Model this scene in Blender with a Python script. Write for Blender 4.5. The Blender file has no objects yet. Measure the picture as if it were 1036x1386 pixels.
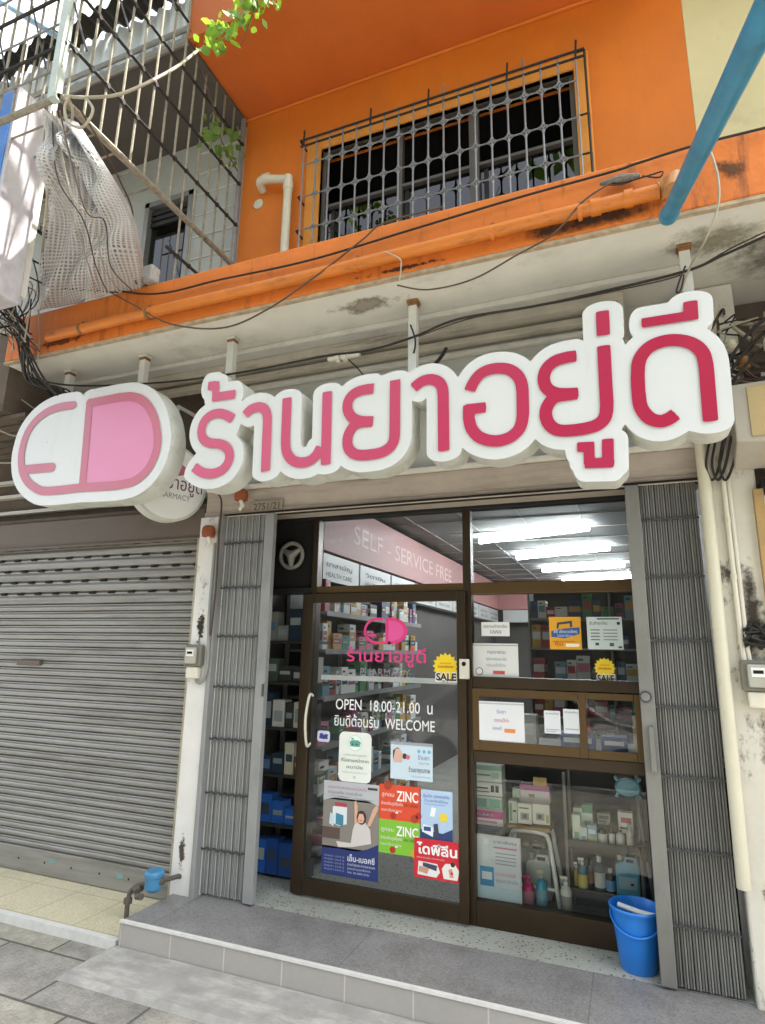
import bpy, bmesh, math, random
import numpy as np
from mathutils import Vector, Matrix
random.seed(7)
C = bpy.context.scene.collection
SC = bpy.context.scene
# ------------------------------------------------------------------ camera, world, sun, exposure
CAMH = 1.56
FPX = 823.0; CX, CY = 518.0, 693.0
R = np.array([[0.929, -0.067, -0.364], [0.369, 0.213, 0.905], [0.017, -0.975, 0.222]])
def _orth(M):
    u, s, v = np.linalg.svd(M); return u @ v
R = _orth(R)          # world = R @ (right, down, forward)
cam_d = bpy.data.cameras.new('camera'); cam = bpy.data.objects.new('camera', cam_d); C.objects.link(cam)
Rb = np.column_stack([R[:, 0], -R[:, 1], -R[:, 2]])
cam.matrix_world = Matrix([[*Rb[0], 0], [*Rb[1], 0], [*Rb[2], CAMH], [0, 0, 0, 1]])
cam_d.sensor_fit = 'VERTICAL'; cam_d.sensor_height = 36; cam_d.lens = FPX / 1386 * 36
cam_d.clip_start = 0.05; cam_d.clip_end = 500
SC.camera = cam
SUN_EL = math.radians(64); SUN_AZ_VEC = (0.43, 0.075)      # towards the sun: high, from the right, grazing along the street front
w = bpy.data.worlds.new('World'); SC.world = w; w.use_nodes = True
nt = w.node_tree; bg = nt.nodes['Background']
sky = nt.nodes.new('ShaderNodeTexSky'); sky.sky_type = 'NISHITA'; sky.sun_disc = False
sky.sun_elevation = SUN_EL; sky.sun_rotation = math.atan2(SUN_AZ_VEC[0], SUN_AZ_VEC[1])
sky.dust_density = 4.0; sky.air_density = 1.0; sky.ozone_density = 1.0
hs = nt.nodes.new('ShaderNodeHueSaturation'); hs.inputs['Saturation'].default_value = 0.35
nt.links.new(sky.outputs[0], hs.inputs['Color']); nt.links.new(hs.outputs[0], bg.inputs[0])
bg.inputs[1].default_value = 0.15
sd = bpy.data.lights.new('sun', 'SUN'); sd.energy = 4.0; sd.angle = math.radians(0.5); sd.color = (1, 0.95, 0.87)
so = bpy.data.objects.new('sun', sd); C.objects.link(so)
_h = math.hypot(*SUN_AZ_VEC); sv = Vector((SUN_AZ_VEC[0] / _h * math.cos(SUN_EL), SUN_AZ_VEC[1] / _h * math.cos(SUN_EL), math.sin(SUN_EL)))
so.rotation_euler = sv.to_track_quat('Z', 'Y').to_euler(); so.location = (2, 2, 20)
vs = SC.view_settings; vs.view_transform = 'Standard'; vs.look = 'None'; vs.exposure = 2.3; vs.gamma = 1
SC.cycles.max_bounces = 8; SC.cycles.transparent_max_bounces = 24; SC.cycles.diffuse_bounces = 5
# ------------------------------------------------------------------ measuring helpers: a photo point on a plane of the place
def ray(px, py): return R @ np.array([(px - CX) / FPX, (py - CY) / FPX, 1.0])
def PY(px, py, y): r = ray(px, py); t = y / r[1]; return Vector((r[0] * t, y, CAMH + r[2] * t))
def PX(px, py, x): r = ray(px, py); t = x / r[0]; return Vector((x, r[1] * t, CAMH + r[2] * t))
def PZ(px, py, z): r = ray(px, py); t = (z - CAMH) / r[2]; return Vector((r[0] * t, r[1] * t, z))
def RY(x0, y0, x1, y1, y):                       # photo rectangle -> X0,X1,Z0,Z1 on the plane Y=y
    a, b = PY(x0, y0, y), PY(x1, y1, y); c, d = PY(x0, y1, y), PY(x1, y0, y)
    return (a.x + c.x) / 2, (b.x + d.x) / 2, (b.z + c.z) / 2, (a.z + d.z) / 2
# ------------------------------------------------------------------ materials
def lin(h):
    h = h.lstrip('#'); v = [int(h[i:i + 2], 16) / 255 for i in (0, 2, 4)]
    return tuple((c / 12.92 if c <= .04045 else ((c + .055) / 1.055) ** 2.4) for c in v)
MATS = {}
def mat(name, col, rough=.6, metal=0, var=.12, scale=6., bump=0., bscale=60., dirt=None, dirt_amt=.5, dirt_scale=(3, 3, 3), dirt_lo=.55, dirt_hi=.75, emit=0, spec=.5, stretch=(1, 1, 1), coat=0):
    if name in MATS: return MATS[name]
    if isinstance(col, str): col = lin(col)
    m = bpy.data.materials.new(name); m.use_nodes = True; MATS[name] = m
    t = m.node_tree; N = t.nodes; L = t.links; p = N['Principled BSDF']
    p.inputs['Roughness'].default_value = rough; p.inputs['Metallic'].default_value = metal
    p.inputs['Specular IOR Level'].default_value = spec; p.inputs['Coat Weight'].default_value = coat
    g = N.new('ShaderNodeNewGeometry'); mp = N.new('ShaderNodeMapping'); mp.inputs['Scale'].default_value = stretch
    L.new(g.outputs['Position'], mp.inputs['Vector'])
    n = N.new('ShaderNodeTexNoise'); n.inputs['Scale'].default_value = scale; n.inputs['Detail'].default_value = 6; n.inputs['Roughness'].default_value = .65
    L.new(mp.outputs[0], n.inputs['Vector'])
    mx = N.new('ShaderNodeMix'); mx.data_type = 'RGBA'
    mx.inputs['A'].default_value = (*[c * (1 - var) for c in col], 1); mx.inputs['B'].default_value = (*[min(1, c * (1 + var)) for c in col], 1)
    mr = N.new('ShaderNodeMapRange'); mr.inputs['From Min'].default_value = .3; mr.inputs['From Max'].default_value = .7
    L.new(n.outputs['Fac'], mr.inputs['Value']); L.new(mr.outputs[0], mx.inputs['Factor'])
    out = mx.outputs['Result']
    if dirt:
        m2 = N.new('ShaderNodeMapping'); m2.inputs['Scale'].default_value = dirt_scale; m2.inputs['Location'].default_value = (3.1, 7.7, 1.3)
        L.new(g.outputs['Position'], m2.inputs['Vector'])
        n2 = N.new('ShaderNodeTexNoise'); n2.inputs['Scale'].default_value = 1; n2.inputs['Detail'].default_value = 9; n2.inputs['Roughness'].default_value = .7
        L.new(m2.outputs[0], n2.inputs['Vector'])
        r2 = N.new('ShaderNodeMapRange'); r2.inputs['From Min'].default_value = dirt_lo; r2.inputs['From Max'].default_value = dirt_hi; r2.inputs['To Max'].default_value = dirt_amt
        L.new(n2.outputs['Fac'], r2.inputs['Value'])
        x2 = N.new('ShaderNodeMix'); x2.data_type = 'RGBA'; x2.inputs['B'].default_value = (*lin(dirt), 1)
        L.new(r2.outputs[0], x2.inputs['Factor']); L.new(out, x2.inputs['A']); out = x2.outputs['Result']
    L.new(out, p.inputs['Base Color'])
    if bump:
        nb = N.new('ShaderNodeTexNoise'); nb.inputs['Scale'].default_value = bscale; nb.inputs['Detail'].default_value = 5
        L.new(mp.outputs[0], nb.inputs['Vector'])
        b = N.new('ShaderNodeBump'); b.inputs['Strength'].default_value = bump; b.inputs['Distance'].default_value = .01
        L.new(nb.outputs['Fac'], b.inputs['Height']); L.new(b.outputs[0], p.inputs['Normal'])
    if emit:
        p.inputs['Emission Color'].default_value = (*col, 1); p.inputs['Emission Strength'].default_value = emit
    return m
def glass_mat(name, tint=(.93, .96, .95), ior=1.5, rough=0.0, haze=0.03):
    m = bpy.data.materials.new(name); m.use_nodes = True; MATS[name] = m
    t = m.node_tree; N = t.nodes; L = t.links; N.remove(N['Principled BSDF']); o = N['Material Output']
    tr = N.new('ShaderNodeBsdfTransparent'); tr.inputs[0].default_value = (*tint, 1)
    gl = N.new('ShaderNodeBsdfGlossy'); gl.inputs['Roughness'].default_value = rough
    df = N.new('ShaderNodeBsdfDiffuse'); df.inputs[0].default_value = (.8, .8, .78, 1)
    fr = N.new('ShaderNodeFresnel'); fr.inputs[0].default_value = ior
    a = N.new('ShaderNodeMixShader'); b = N.new('ShaderNodeMixShader')
    g = N.new('ShaderNodeNewGeometry'); n = N.new('ShaderNodeTexNoise'); n.inputs['Scale'].default_value = 2.5; n.inputs['Detail'].default_value = 8
    L.new(g.outputs['Position'], n.inputs['Vector'])
    mr = N.new('ShaderNodeMapRange'); mr.inputs['From Min'].default_value = .4; mr.inputs['From Max'].default_value = .8; mr.inputs['To Min'].default_value = haze * .4; mr.inputs['To Max'].default_value = haze * 2
    L.new(n.outputs['Fac'], mr.inputs['Value']); L.new(mr.outputs[0], a.inputs[0])
    L.new(tr.outputs[0], a.inputs[1]); L.new(df.outputs[0], a.inputs[2])
    mu = N.new('ShaderNodeMath'); mu.operation = 'MULTIPLY'; mu.inputs[1].default_value = 1.0; mu.use_clamp = True
    L.new(fr.outputs[0], mu.inputs[0])
    L.new(mu.outputs[0], b.inputs[0]); L.new(a.outputs[0], b.inputs[1]); L.new(gl.outputs[0], b.inputs[2])
    L.new(b.outputs[0], o.inputs['Surface'])
    return m
def tile_mat(name, c1, c2, cm, size, rough=.6, mortar=.012, bump=.3, off=(0, 0), axes='XY', offset=0., dirt='#3a3732', dirt_amt=.35, speck=None, dlo=.45, dhi=.8, dsc=2.2, grain=.55):
    m = bpy.data.materials.new(name); m.use_nodes = True; MATS[name] = m
    t = m.node_tree; N = t.nodes; L = t.links; p = N['Principled BSDF']; p.inputs['Roughness'].default_value = rough
    g = N.new('ShaderNodeNewGeometry'); sp = N.new('ShaderNodeSeparateXYZ'); cb = N.new('ShaderNodeCombineXYZ')
    L.new(g.outputs['Position'], sp.inputs[0])
    L.new(sp.outputs[axes[0]], cb.inputs[0]); L.new(sp.outputs[axes[1]], cb.inputs[1])
    mp = N.new('ShaderNodeMapping'); mp.inputs['Location'].default_value = (*off, 0); L.new(cb.outputs[0], mp.inputs[0])
    bt = N.new('ShaderNodeTexBrick'); bt.offset = offset; bt.inputs['Scale'].default_value = 1
    bt.inputs['Brick Width'].default_value = size[0]; bt.inputs['Row Height'].default_value = size[1]; bt.inputs['Mortar Size'].default_value = mortar; bt.inputs['Mortar Smooth'].default_value = .2
    bt.inputs['Color1'].default_value = (*lin(c1), 1); bt.inputs['Color2'].default_value = (*lin(c2), 1); bt.inputs['Mortar'].default_value = (*lin(cm), 1)
    L.new(mp.outputs[0], bt.inputs[0])
    n = N.new('ShaderNodeTexNoise'); n.inputs['Scale'].default_value = dsc; n.inputs['Detail'].default_value = 9; n.inputs['Roughness'].default_value = .72
    L.new(g.outputs['Position'], n.inputs['Vector'])
    r2 = N.new('ShaderNodeMapRange'); r2.inputs['From Min'].default_value = dlo; r2.inputs['From Max'].default_value = dhi; r2.inputs['To Max'].default_value = dirt_amt
    L.new(n.outputs['Fac'], r2.inputs['Value'])
    x = N.new('ShaderNodeMix'); x.data_type = 'RGBA'; x.inputs['B'].default_value = (*lin(dirt), 1)
    L.new(r2.outputs[0], x.inputs['Factor']); L.new(bt.outputs['Color'], x.inputs['A']); out = x.outputs['Result']
    nf = N.new('ShaderNodeTexNoise'); nf.inputs['Scale'].default_value = 90; nf.inputs['Detail'].default_value = 4; L.new(g.outputs['Position'], nf.inputs['Vector'])
    x3 = N.new('ShaderNodeMix'); x3.data_type = 'RGBA'; x3.blend_type = 'MULTIPLY'; x3.inputs['Factor'].default_value = grain
    cr = N.new('ShaderNodeMapRange'); cr.inputs['From Min'].default_value = .3; cr.inputs['From Max'].default_value = .7; cr.inputs['To Min'].default_value = .55; cr.inputs['To Max'].default_value = 1.25
    L.new(nf.outputs['Fac'], cr.inputs['Value']); L.new(out, x3.inputs['A']); L.new(cr.outputs[0], x3.inputs['B']); out = x3.outputs['Result']
    if speck:
        vo = N.new('ShaderNodeTexVoronoi'); vo.inputs['Scale'].default_value = speck[0]; L.new(g.outputs['Position'], vo.inputs['Vector'])
        lt = N.new('ShaderNodeMath'); lt.operation = 'LESS_THAN'; lt.inputs[1].default_value = speck[1]; L.new(vo.outputs['Distance'], lt.inputs[0])
        x4 = N.new('ShaderNodeMix'); x4.data_type = 'RGBA'; L.new(lt.outputs[0], x4.inputs['Factor']); L.new(out, x4.inputs['A'])
        vc = N.new('ShaderNodeMix'); vc.data_type = 'RGBA'; vc.inputs['A'].default_value = (*lin('#23221f'), 1); vc.inputs['B'].default_value = (*lin('#6d5a45'), 1)
        L.new(vo.outputs['Color'], vc.inputs['Factor']); L.new(vc.outputs['Result'], x4.inputs['B']); out = x4.outputs['Result']
    L.new(out, p.inputs['Base Color'])
    b = N.new('ShaderNodeBump'); b.inputs['Strength'].default_value = bump; b.inputs['Distance'].default_value = .006
    ad = N.new('ShaderNodeMath'); ad.operation = 'MULTIPLY_ADD'; ad.inputs[1].default_value = .35
    inv = N.new('ShaderNodeMath'); inv.operation = 'SUBTRACT'; inv.inputs[0].default_value = 1; L.new(bt.outputs['Fac'], inv.inputs[1])
    L.new(nf.outputs['Fac'], ad.inputs[0]); L.new(inv.outputs[0], ad.inputs[2]); L.new(ad.outputs[0], b.inputs['Height']); L.new(b.outputs[0], p.inputs['Normal'])
    return m
# ------------------------------------------------------------------ mesh builder
def cross_frame(d):
    up = Vector((0, 0, 1)) if abs(d.z) < .9 else Vector((1, 0, 0))
    a = d.cross(up).normalized(); return a, d.cross(a).normalized()
class MB:
    def __init__(s): s.v = []; s.f = []; s.m = []; s.ms = []; s.sm = []
    def mi(s, m):
        if m not in s.ms: s.ms.append(m)
        return s.ms.index(m)
    def add(s, vs, fs, m, smooth=False):
        b = len(s.v); s.v += [tuple(v) for v in vs]; k = s.mi(m)
        for f in fs: s.f.append([i + b for i in f]); s.m.append(k); s.sm.append(smooth)
        return s
    def box(s, x0, x1, y0, y1, z0, z1, m):
        if x0 > x1: x0, x1 = x1, x0
        if y0 > y1: y0, y1 = y1, y0
        if z0 > z1: z0, z1 = z1, z0
        return s.add([(x0, y0, z0), (x1, y0, z0), (x1, y1, z0), (x0, y1, z0), (x0, y0, z1), (x1, y0, z1), (x1, y1, z1), (x0, y1, z1)],
                     [(0, 3, 2, 1), (4, 5, 6, 7), (0, 1, 5, 4), (1, 2, 6, 5), (2, 3, 7, 6), (3, 0, 4, 7)], m)
    def obox(s, c, hx, hy, hz, rot, m):           # oriented box
        vs = [c + rot @ Vector((a * hx, b * hy, d * hz)) for d in (-1, 1) for a, b in ((-1, -1), (1, -1), (1, 1), (-1, 1))]
        return s.add(vs, [(0, 3, 2, 1), (4, 5, 6, 7), (0, 1, 5, 4), (1, 2, 6, 5), (2, 3, 7, 6), (3, 0, 4, 7)], m)
    def tube(s, pts, r, m, n=8, cap=True):
        pts = [Vector(p) for p in pts]; rs = r if isinstance(r, (list, tuple)) else [r] * len(pts)
        vs = []; pa = None
        for i, p in enumerate(pts):
            d = (pts[min(i + 1, len(pts) - 1)] - pts[max(i - 1, 0)])
            d = d.normalized() if d.length > 1e-9 else Vector((0, 0, 1))
            if pa is None: a, b = cross_frame(d)
            else:
                a = (pa - d * pa.dot(d)); a = a.normalized() if a.length > 1e-6 else cross_frame(d)[0]; b = d.cross(a)
            pa = a
            for k in range(n):
                t = 2 * math.pi * k / n; vs.append(p + (a * math.cos(t) + b * math.sin(t)) * rs[i])
        fs = [(i * n + k, i * n + (k + 1) % n, (i + 1) * n + (k + 1) % n, (i + 1) * n + k) for i in range(len(pts) - 1) for k in range(n)]
        s.add(vs, fs, m, True)
        if cap:
            b0 = len(s.v) - len(vs)
            for f in (list(range(n))[::-1], [(len(pts) - 1) * n + k for k in range(n)]): s.f.append([i + b0 for i in f]); s.m.append(s.mi(m)); s.sm.append(False)
        return s
    def lathe(s, prof, c, m, n=24, axis='Z', close=True):
        vs = []
        for r, h in prof:
            for k in range(n):
                t = 2 * math.pi * k / n; a, b = r * math.cos(t), r * math.sin(t)
                vs.append({'Z': (c[0] + a, c[1] + b, c[2] + h), 'Y': (c[0] + a, c[1] + h, c[2] + b), 'X': (c[0] + h, c[1] + a, c[2] + b)}[axis])
        fs = [(i * n + k, i * n + (k + 1) % n, (i + 1) * n + (k + 1) % n, (i + 1) * n + k) for i in range(len(prof) - 1) for k in range(n)]
        s.add(vs, fs, m, True)
        if close:
            b0 = len(s.v) - len(vs)
            for f in (list(range(n))[::-1], [(len(prof) - 1) * n + k for k in range(n)]): s.f.append([i + b0 for i in f]); s.m.append(s.mi(m)); s.sm.append(False)
        return s
    def quadY(s, x0, x1, z0, z1, y, m): return s.add([(x0, y, z0), (x1, y, z0), (x1, y, z1), (x0, y, z1)], [(0, 1, 2, 3)], m)
    def discY(s, cx, cz, r, y, m, n=20, ratio=1, rr=None):
        vs = [(cx + (r if not rr or k % 2 == 0 else rr) * math.cos(2 * math.pi * k / n), y, cz + ratio * (r if not rr or k % 2 == 0 else rr) * math.sin(2 * math.pi * k / n)) for k in range(n)]
        return s.add(vs, [tuple(range(n))], m)
    def text(s, body, x, z, h, y, m, width=None, align='LEFT', space=1, shear=0, M=None, bold=0):
        c = bpy.data.curves.new('t', 'FONT'); c.body = body; c.size = h; c.align_x = align; c.space_character = space; c.shear = shear; c.resolution_u = 3; c.offset = bold * h
        o = bpy.data.objects.new('t', c); C.objects.link(o)
        bpy.context.view_layer.update()
        me = bpy.data.meshes.new_from_object(o.evaluated_get(bpy.context.evaluated_depsgraph_get()))
        V = [v.co.copy() for v in me.vertices]; F = [list(p.vertices) for p in me.polygons]
        bpy.data.objects.remove(o); bpy.data.curves.remove(c); bpy.data.meshes.remove(me)
        if not V: return s
        if width:
            a = min(v.x for v in V); b = max(v.x for v in V); k = width / max(1e-6, b - a)
            for v in V: v.x = (v.x - (a if align == 'LEFT' else (a + b) / 2)) * k
        if M is not None: vs = [M @ Vector((v.x, v.y, 0)) for v in V]
        else: vs = [(x + v.x, y, z + v.y) for v in V]
        return s.add(vs, F, m)
    def build(s, name, parent=None, label=None, cat=None, group=None, kind=None, loc=None, bevel=0, seg=2, autos=35):
        me = bpy.data.meshes.new(name)
        V = np.array(s.v, dtype=float) if s.v else np.zeros((0, 3))
        if parent is not None: org = np.array(parent['_w'] if '_w' in parent else parent.location)
        elif loc is not None: org = np.array(loc)
        else: org = np.array([(V[:, 0].min() + V[:, 0].max()) / 2, (V[:, 1].min() + V[:, 1].max()) / 2, V[:, 2].min()])
        me.from_pydata([tuple(v) for v in V - org], [], s.f)
        for m in s.ms: me.materials.append(m)
        me.polygons.foreach_set('material_index', s.m); me.polygons.foreach_set('use_smooth', s.sm); me.update()
        if any(s.sm): me.set_sharp_from_angle(angle=math.radians(autos))
        o = bpy.data.objects.new(name, me); C.objects.link(o)
        if parent is not None:
            o.parent = parent; WORLD[o.name] = tuple(org)
        else: o.location = tuple(org); WORLD[o.name] = tuple(org)
        if bevel:
            b = o.modifiers.new('bevel', 'BEVEL'); b.width = bevel; b.segments = seg; b.limit_method = 'ANGLE'; b.angle_limit = math.radians(40)
        tag(o, label, cat, group, kind); return o
WORLD = {}
def tag(o, label=None, cat=None, group=None, kind=None):
    for k, v in (('label', label), ('category', cat), ('group', group), ('kind', kind)):
        if v: o[k] = v
def thing(name, label, cat, loc, group=None):
    o = bpy.data.objects.new(name, None); C.objects.link(o); o.location = loc; o.empty_display_size = .1
    tag(o, label, cat, group); WORLD[o.name] = tuple(loc); return o
_ob = MB.build
def _build(s, name, parent=None, **k):               # children keep world placement: subtract the summed origin of their parents
    if parent is not None:
        if parent.parent is not None:                # sub-part: parent mesh sits at local 0, so same origin
            class P(dict): pass
            q = P(); q['_w'] = WORLD[parent.name]
            o = _ob(s, name, q, **k) if False else None
            me_parent = parent
            k2 = dict(k); lab = k2
            tmp = _ob(s, name, None, loc=WORLD[parent.name], **{a: b for a, b in k.items() if a != 'loc'})
            tmp.location = (0, 0, 0); tmp.parent = me_parent; WORLD[tmp.name] = WORLD[parent.name]; return tmp
        tmp = _ob(s, name, None, loc=WORLD[parent.name], **{a: b for a, b in k.items() if a != 'loc'})
        tmp.location = (0, 0, 0); tmp.parent = parent; WORLD[tmp.name] = WORLD[parent.name]; return tmp
    return _ob(s, name, None, **k)
MB.build = _build
def curvy(pts, n=6):                                # Catmull-Rom
    P = [Vector(p) for p in pts]; out = []
    for i in range(len(P) - 1):
        a, b, c, d = P[max(i - 1, 0)], P[i], P[i + 1], P[min(i + 2, len(P) - 1)]
        for k in range(n):
            t = k / n; out.append(.5 * ((2 * b) + (c - a) * t + (2 * a - 5 * b + 4 * c - d) * t * t + (3 * b - a - 3 * c + d) * t ** 3))
    return out + [P[-1]]
# ------------------------------------------------------------------ palette
M_orange = mat('orange_wall_paint', '#cf701a', .68, var=.10, scale=1.6, bump=.3, bscale=9, dirt='#b06a2a', dirt_amt=.5, dirt_scale=(5, 5, .7), dirt_lo=.48, dirt_hi=.8)
M_border = mat('pale_orange_plaster', '#d98f38', .7, var=.08, bump=.2, dirt='#8f6a3a', dirt_amt=.5, dirt_scale=(9, 9, 3))
M_fascia = mat('orange_fascia_paint', '#c96d22', .66, var=.14, scale=3, bump=.4, bscale=18, dirt='#5a2c14', dirt_amt=.8, dirt_scale=(16, 16, 2.2), dirt_lo=.56, dirt_hi=.74)
M_overhang = mat('deep_orange_paint', '#b95c1a', .65, var=.1, scale=1.5, bump=.2)
M_cream = mat('cream_wall_paint', '#cbc094', .75, var=.06, scale=2, bump=.1, dirt='#8f8568', dirt_amt=.4)
M_soffit = mat('weathered_white_soffit', '#cbc8bf', .8, var=.07, scale=3, bump=.35, bscale=14, dirt='#7d7568', dirt_amt=.6, dirt_scale=(2.2, 3.5, 2), dirt_lo=.56, dirt_hi=.78)
M_wall = mat('grey_white_plaster', '#b3b2ad', .8, var=.06, scale=3, bump=.2, bscale=18, dirt='#5d5850', dirt_amt=.5, dirt_scale=(2, 2, 4), dirt_lo=.55, dirt_hi=.8)
M_lintel = mat('stained_lintel_plaster', '#ab9f93', .8, var=.08, scale=5, bump=.2, bscale=20, dirt='#4e443c', dirt_amt=.55, dirt_scale=(1.2, 1.2, 9), dirt_lo=.5, dirt_hi=.75)
M_pillar = mat('old_white_pillar_paint', '#d2d0cd', .75, var=.06, scale=4, bump=.3, bscale=12, dirt='#4a4138', dirt_amt=.85, dirt_scale=(7, 7, 4), dirt_lo=.6, dirt_hi=.7)
M_pillar2 = mat('peeling_pillar_paint', '#cfcbc0', .75, var=.08, scale=4, bump=.45, bscale=9, dirt='#3f372f', dirt_amt=.9, dirt_scale=(6, 6, 3.5), dirt_lo=.57, dirt_hi=.66)
M_brown_wall = mat('dirty_brown_wall', '#5d5147', .85, var=.2, scale=5, bump=.4, bscale=20, dirt='#2e2822', dirt_amt=.8, dirt_scale=(2, 2, 8))
M_header = mat('shutter_housing_paint', '#63574e', .6, var=.08, scale=2, dirt='#4d443d', dirt_amt=.6, dirt_scale=(1.5, 3, 8))
M_shutter = mat('galvanised_shutter_steel', '#918f8b', .42, metal=.35, var=.1, scale=3, stretch=(.3, 1, 6), dirt='#5f5850', dirt_amt=.7, dirt_scale=(1.1, 1, 14), dirt_lo=.46, dirt_hi=.74)
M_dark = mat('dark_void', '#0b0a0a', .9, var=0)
M_gate = mat('grey_gate_enamel', '#8b8c8c', .45, metal=.1, var=.07, scale=2, dirt='#4b4a48', dirt_amt=.5, dirt_scale=(5, 5, 2), dirt_lo=.5, dirt_hi=.8)
M_gate_d = mat('gate_link_steel', '#45484b', .5, metal=.3)
M_gate_r = mat('darker_gate_enamel', '#7d7d79', .5, metal=.15, var=.08, scale=2, dirt='#4b463f', dirt_amt=.55, dirt_scale=(4, 4, 1.4), dirt_lo=.45, dirt_hi=.8)
M_bronze = mat('bronze_anodised_aluminium', '#3a2e20', .34, metal=.55, var=.12, scale=3, stretch=(1, 1, 1), dirt='#2f261d', dirt_amt=.4, dirt_scale=(3, 3, 3))
M_bronze_l = mat('worn_bronze_aluminium', '#584326', .36, metal=.5, var=.1, scale=4)
M_seal = mat('black_rubber_seal', '#101010', .6, var=.1)
M_acryl = mat('white_sign_acrylic', '#c9cbcc', .2, var=.02, scale=1.4, spec=.6, dirt='#b4b1a6', dirt_amt=.5, dirt_scale=(9, 9, 1.5), dirt_lo=.56, dirt_hi=.85)
M_side = mat('sign_return_metal', '#c6c7c0', .45, var=.06, scale=5, dirt='#7d7860', dirt_amt=.75, dirt_scale=(5, 5, 7), dirt_lo=.5, dirt_hi=.85)
M_post = mat('white_painted_steel', '#c4c3bd', .5, var=.05, dirt='#8f7f60', dirt_amt=.5, dirt_scale=(10, 10, 6))
M_rust = mat('rusty_bracket', '#7d5a33', .8, var=.3, scale=30, bump=.4)
M_pvcw = mat('aged_white_pvc', '#c9c4b0', .45, var=.05, dirt='#8f8a70', dirt_amt=.5, dirt_scale=(9, 9, 5))
M_pvcb = mat('blue_pvc', '#2f7c9a', .4, var=.16, scale=9, dirt='#1c465e', dirt_amt=.6, dirt_scale=(10, 10, 3), dirt_lo=.5, dirt_hi=.8)
M_pvco = mat('orange_painted_pvc', '#c06d22', .45, var=.1, scale=5, dirt='#5b2f18', dirt_amt=.7, dirt_scale=(6, 14, 14), dirt_lo=.55, dirt_hi=.75)
M_cable = mat('black_cable', '#1b1815', .6, var=.15)
M_cableb = mat('brown_cable', '#4b382a', .6, var=.2)
M_cablew = mat('dirty_white_cable', '#9a927f', .6, var=.15)
M_bar = mat('galvanised_bar', '#85878a', .45, metal=.4, var=.15, scale=20)
M_bar_d = mat('dark_iron_bar', '#2c2a29', .6, metal=.3, var=.3, scale=30)
M_bar_w = mat('weathered_pale_bar', '#878070', .6, metal=.2, var=.3, scale=25, dirt='#352c23', dirt_amt=.95, dirt_scale=(14, 14, 5))
M_glass = glass_mat('shop_glass', haze=.004)
M_glass2 = glass_mat('upper_window_glass', tint=(.25, .28, .28), ior=1.7, haze=.0)
M_alu = mat('grey_aluminium', '#8b8a86', .4, metal=.4, var=.1)
M_white = mat('matt_white_print', '#dcdcda', .5, var=.02)
M_ivory = mat('ivory_plastic', '#cfcabc', .4, var=.04)
M_terr = tile_mat('terrazzo', '#a9aba2', '#aeb0a8', '#a9aba2', (40, 40), .35, .0, bump=.02, speck=(34, .22), dirt='#6a685f', dirt_amt=.5)
M_step = tile_mat('grey_step_tile', '#858382', '#898786', '#6b6967', (1.2, .6), .5, .003, bump=.3, off=(.28, -3.12), dirt='#5a5653', dirt_amt=.6, grain=.7, dsc=3.5, dlo=.42, dhi=.72)
M_riser = tile_mat('glazed_riser_tile', '#a29e9a', '#a5a19d', '#bfbcb7', (.36, .2), .3, .004, bump=.2, off=(2.87, .19), axes='XZ', dirt='#8b857d', dirt_amt=.35, grain=.06)
M_nosing = mat('white_nosing', '#cdccc8', .4, var=.08, scale=20)
M_yel = tile_mat('cream_floor_tile', '#c8c0a2', '#cdc5a8', '#a39a80', (.4, .4), .5, .004, bump=.2, off=(.1, -.02), dirt='#8b8266', dirt_amt=.45)
M_pave = tile_mat('grey_pavement_slab', '#aaa694', '#94918a', '#55524b', (.62, .42), .85, .009, bump=.5, off=(.14, -.07), offset=.5, dirt='#4f4d48', dirt_amt=.75, dsc=2.8, dlo=.4, dhi=.7)
M_conc = mat('smoothed_concrete', '#8f8d89', .85, var=.2, scale=6, bump=.4, bscale=30, dirt='#b5b2ab', dirt_amt=.8, dirt_scale=(3, 9, 4), dirt_lo=.48, dirt_hi=.68)
M_asph = mat('asphalt', '#4a4a48', .9, var=.2, scale=40, bump=.4)
def grime_mat(name, col, sc, lo, hi, c0, hx, hz, ax='X'):      # a stain with a patchy outline: alpha fades away from its own centre c0
    m = bpy.data.materials.new(name); m.use_nodes = True; t = m.node_tree; N = t.nodes; L = t.links; p = N['Principled BSDF']; p.inputs['Roughness'].default_value = .9; p.inputs['Base Color'].default_value = (*lin(col), 1)
    g = N.new('ShaderNodeNewGeometry'); n = N.new('ShaderNodeTexNoise'); n.inputs['Scale'].default_value = sc; n.inputs['Detail'].default_value = 10; n.inputs['Roughness'].default_value = .75; L.new(g.outputs['Position'], n.inputs['Vector'])
    mp = N.new('ShaderNodeMapping'); mp.vector_type = 'TEXTURE'; mp.inputs['Location'].default_value = c0; mp.inputs['Scale'].default_value = (hx, hz if ax == 'Z' else 1, hz); L.new(g.outputs['Position'], mp.inputs[0])
    gr_ = N.new('ShaderNodeTexGradient'); gr_.gradient_type = 'SPHERICAL'; L.new(mp.outputs[0], gr_.inputs[0])
    ad = N.new('ShaderNodeMath'); ad.operation = 'MULTIPLY_ADD'; ad.inputs[1].default_value = .55; L.new(gr_.outputs['Fac'], ad.inputs[0]); L.new(n.outputs['Fac'], ad.inputs[2])
    r = N.new('ShaderNodeMapRange'); r.inputs['From Min'].default_value = lo; r.inputs['From Max'].default_value = hi; L.new(ad.outputs[0], r.inputs['Value'])
    e = N.new('ShaderNodeMath'); e.operation = 'GREATER_THAN'; e.inputs[1].default_value = .02; L.new(gr_.outputs['Fac'], e.inputs[0]); mu = N.new('ShaderNodeMath'); mu.operation = 'MULTIPLY'; L.new(e.outputs[0], mu.inputs[0]); L.new(r.outputs[0], mu.inputs[1])
    L.new(mu.outputs[0], p.inputs['Alpha']); return m
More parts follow.
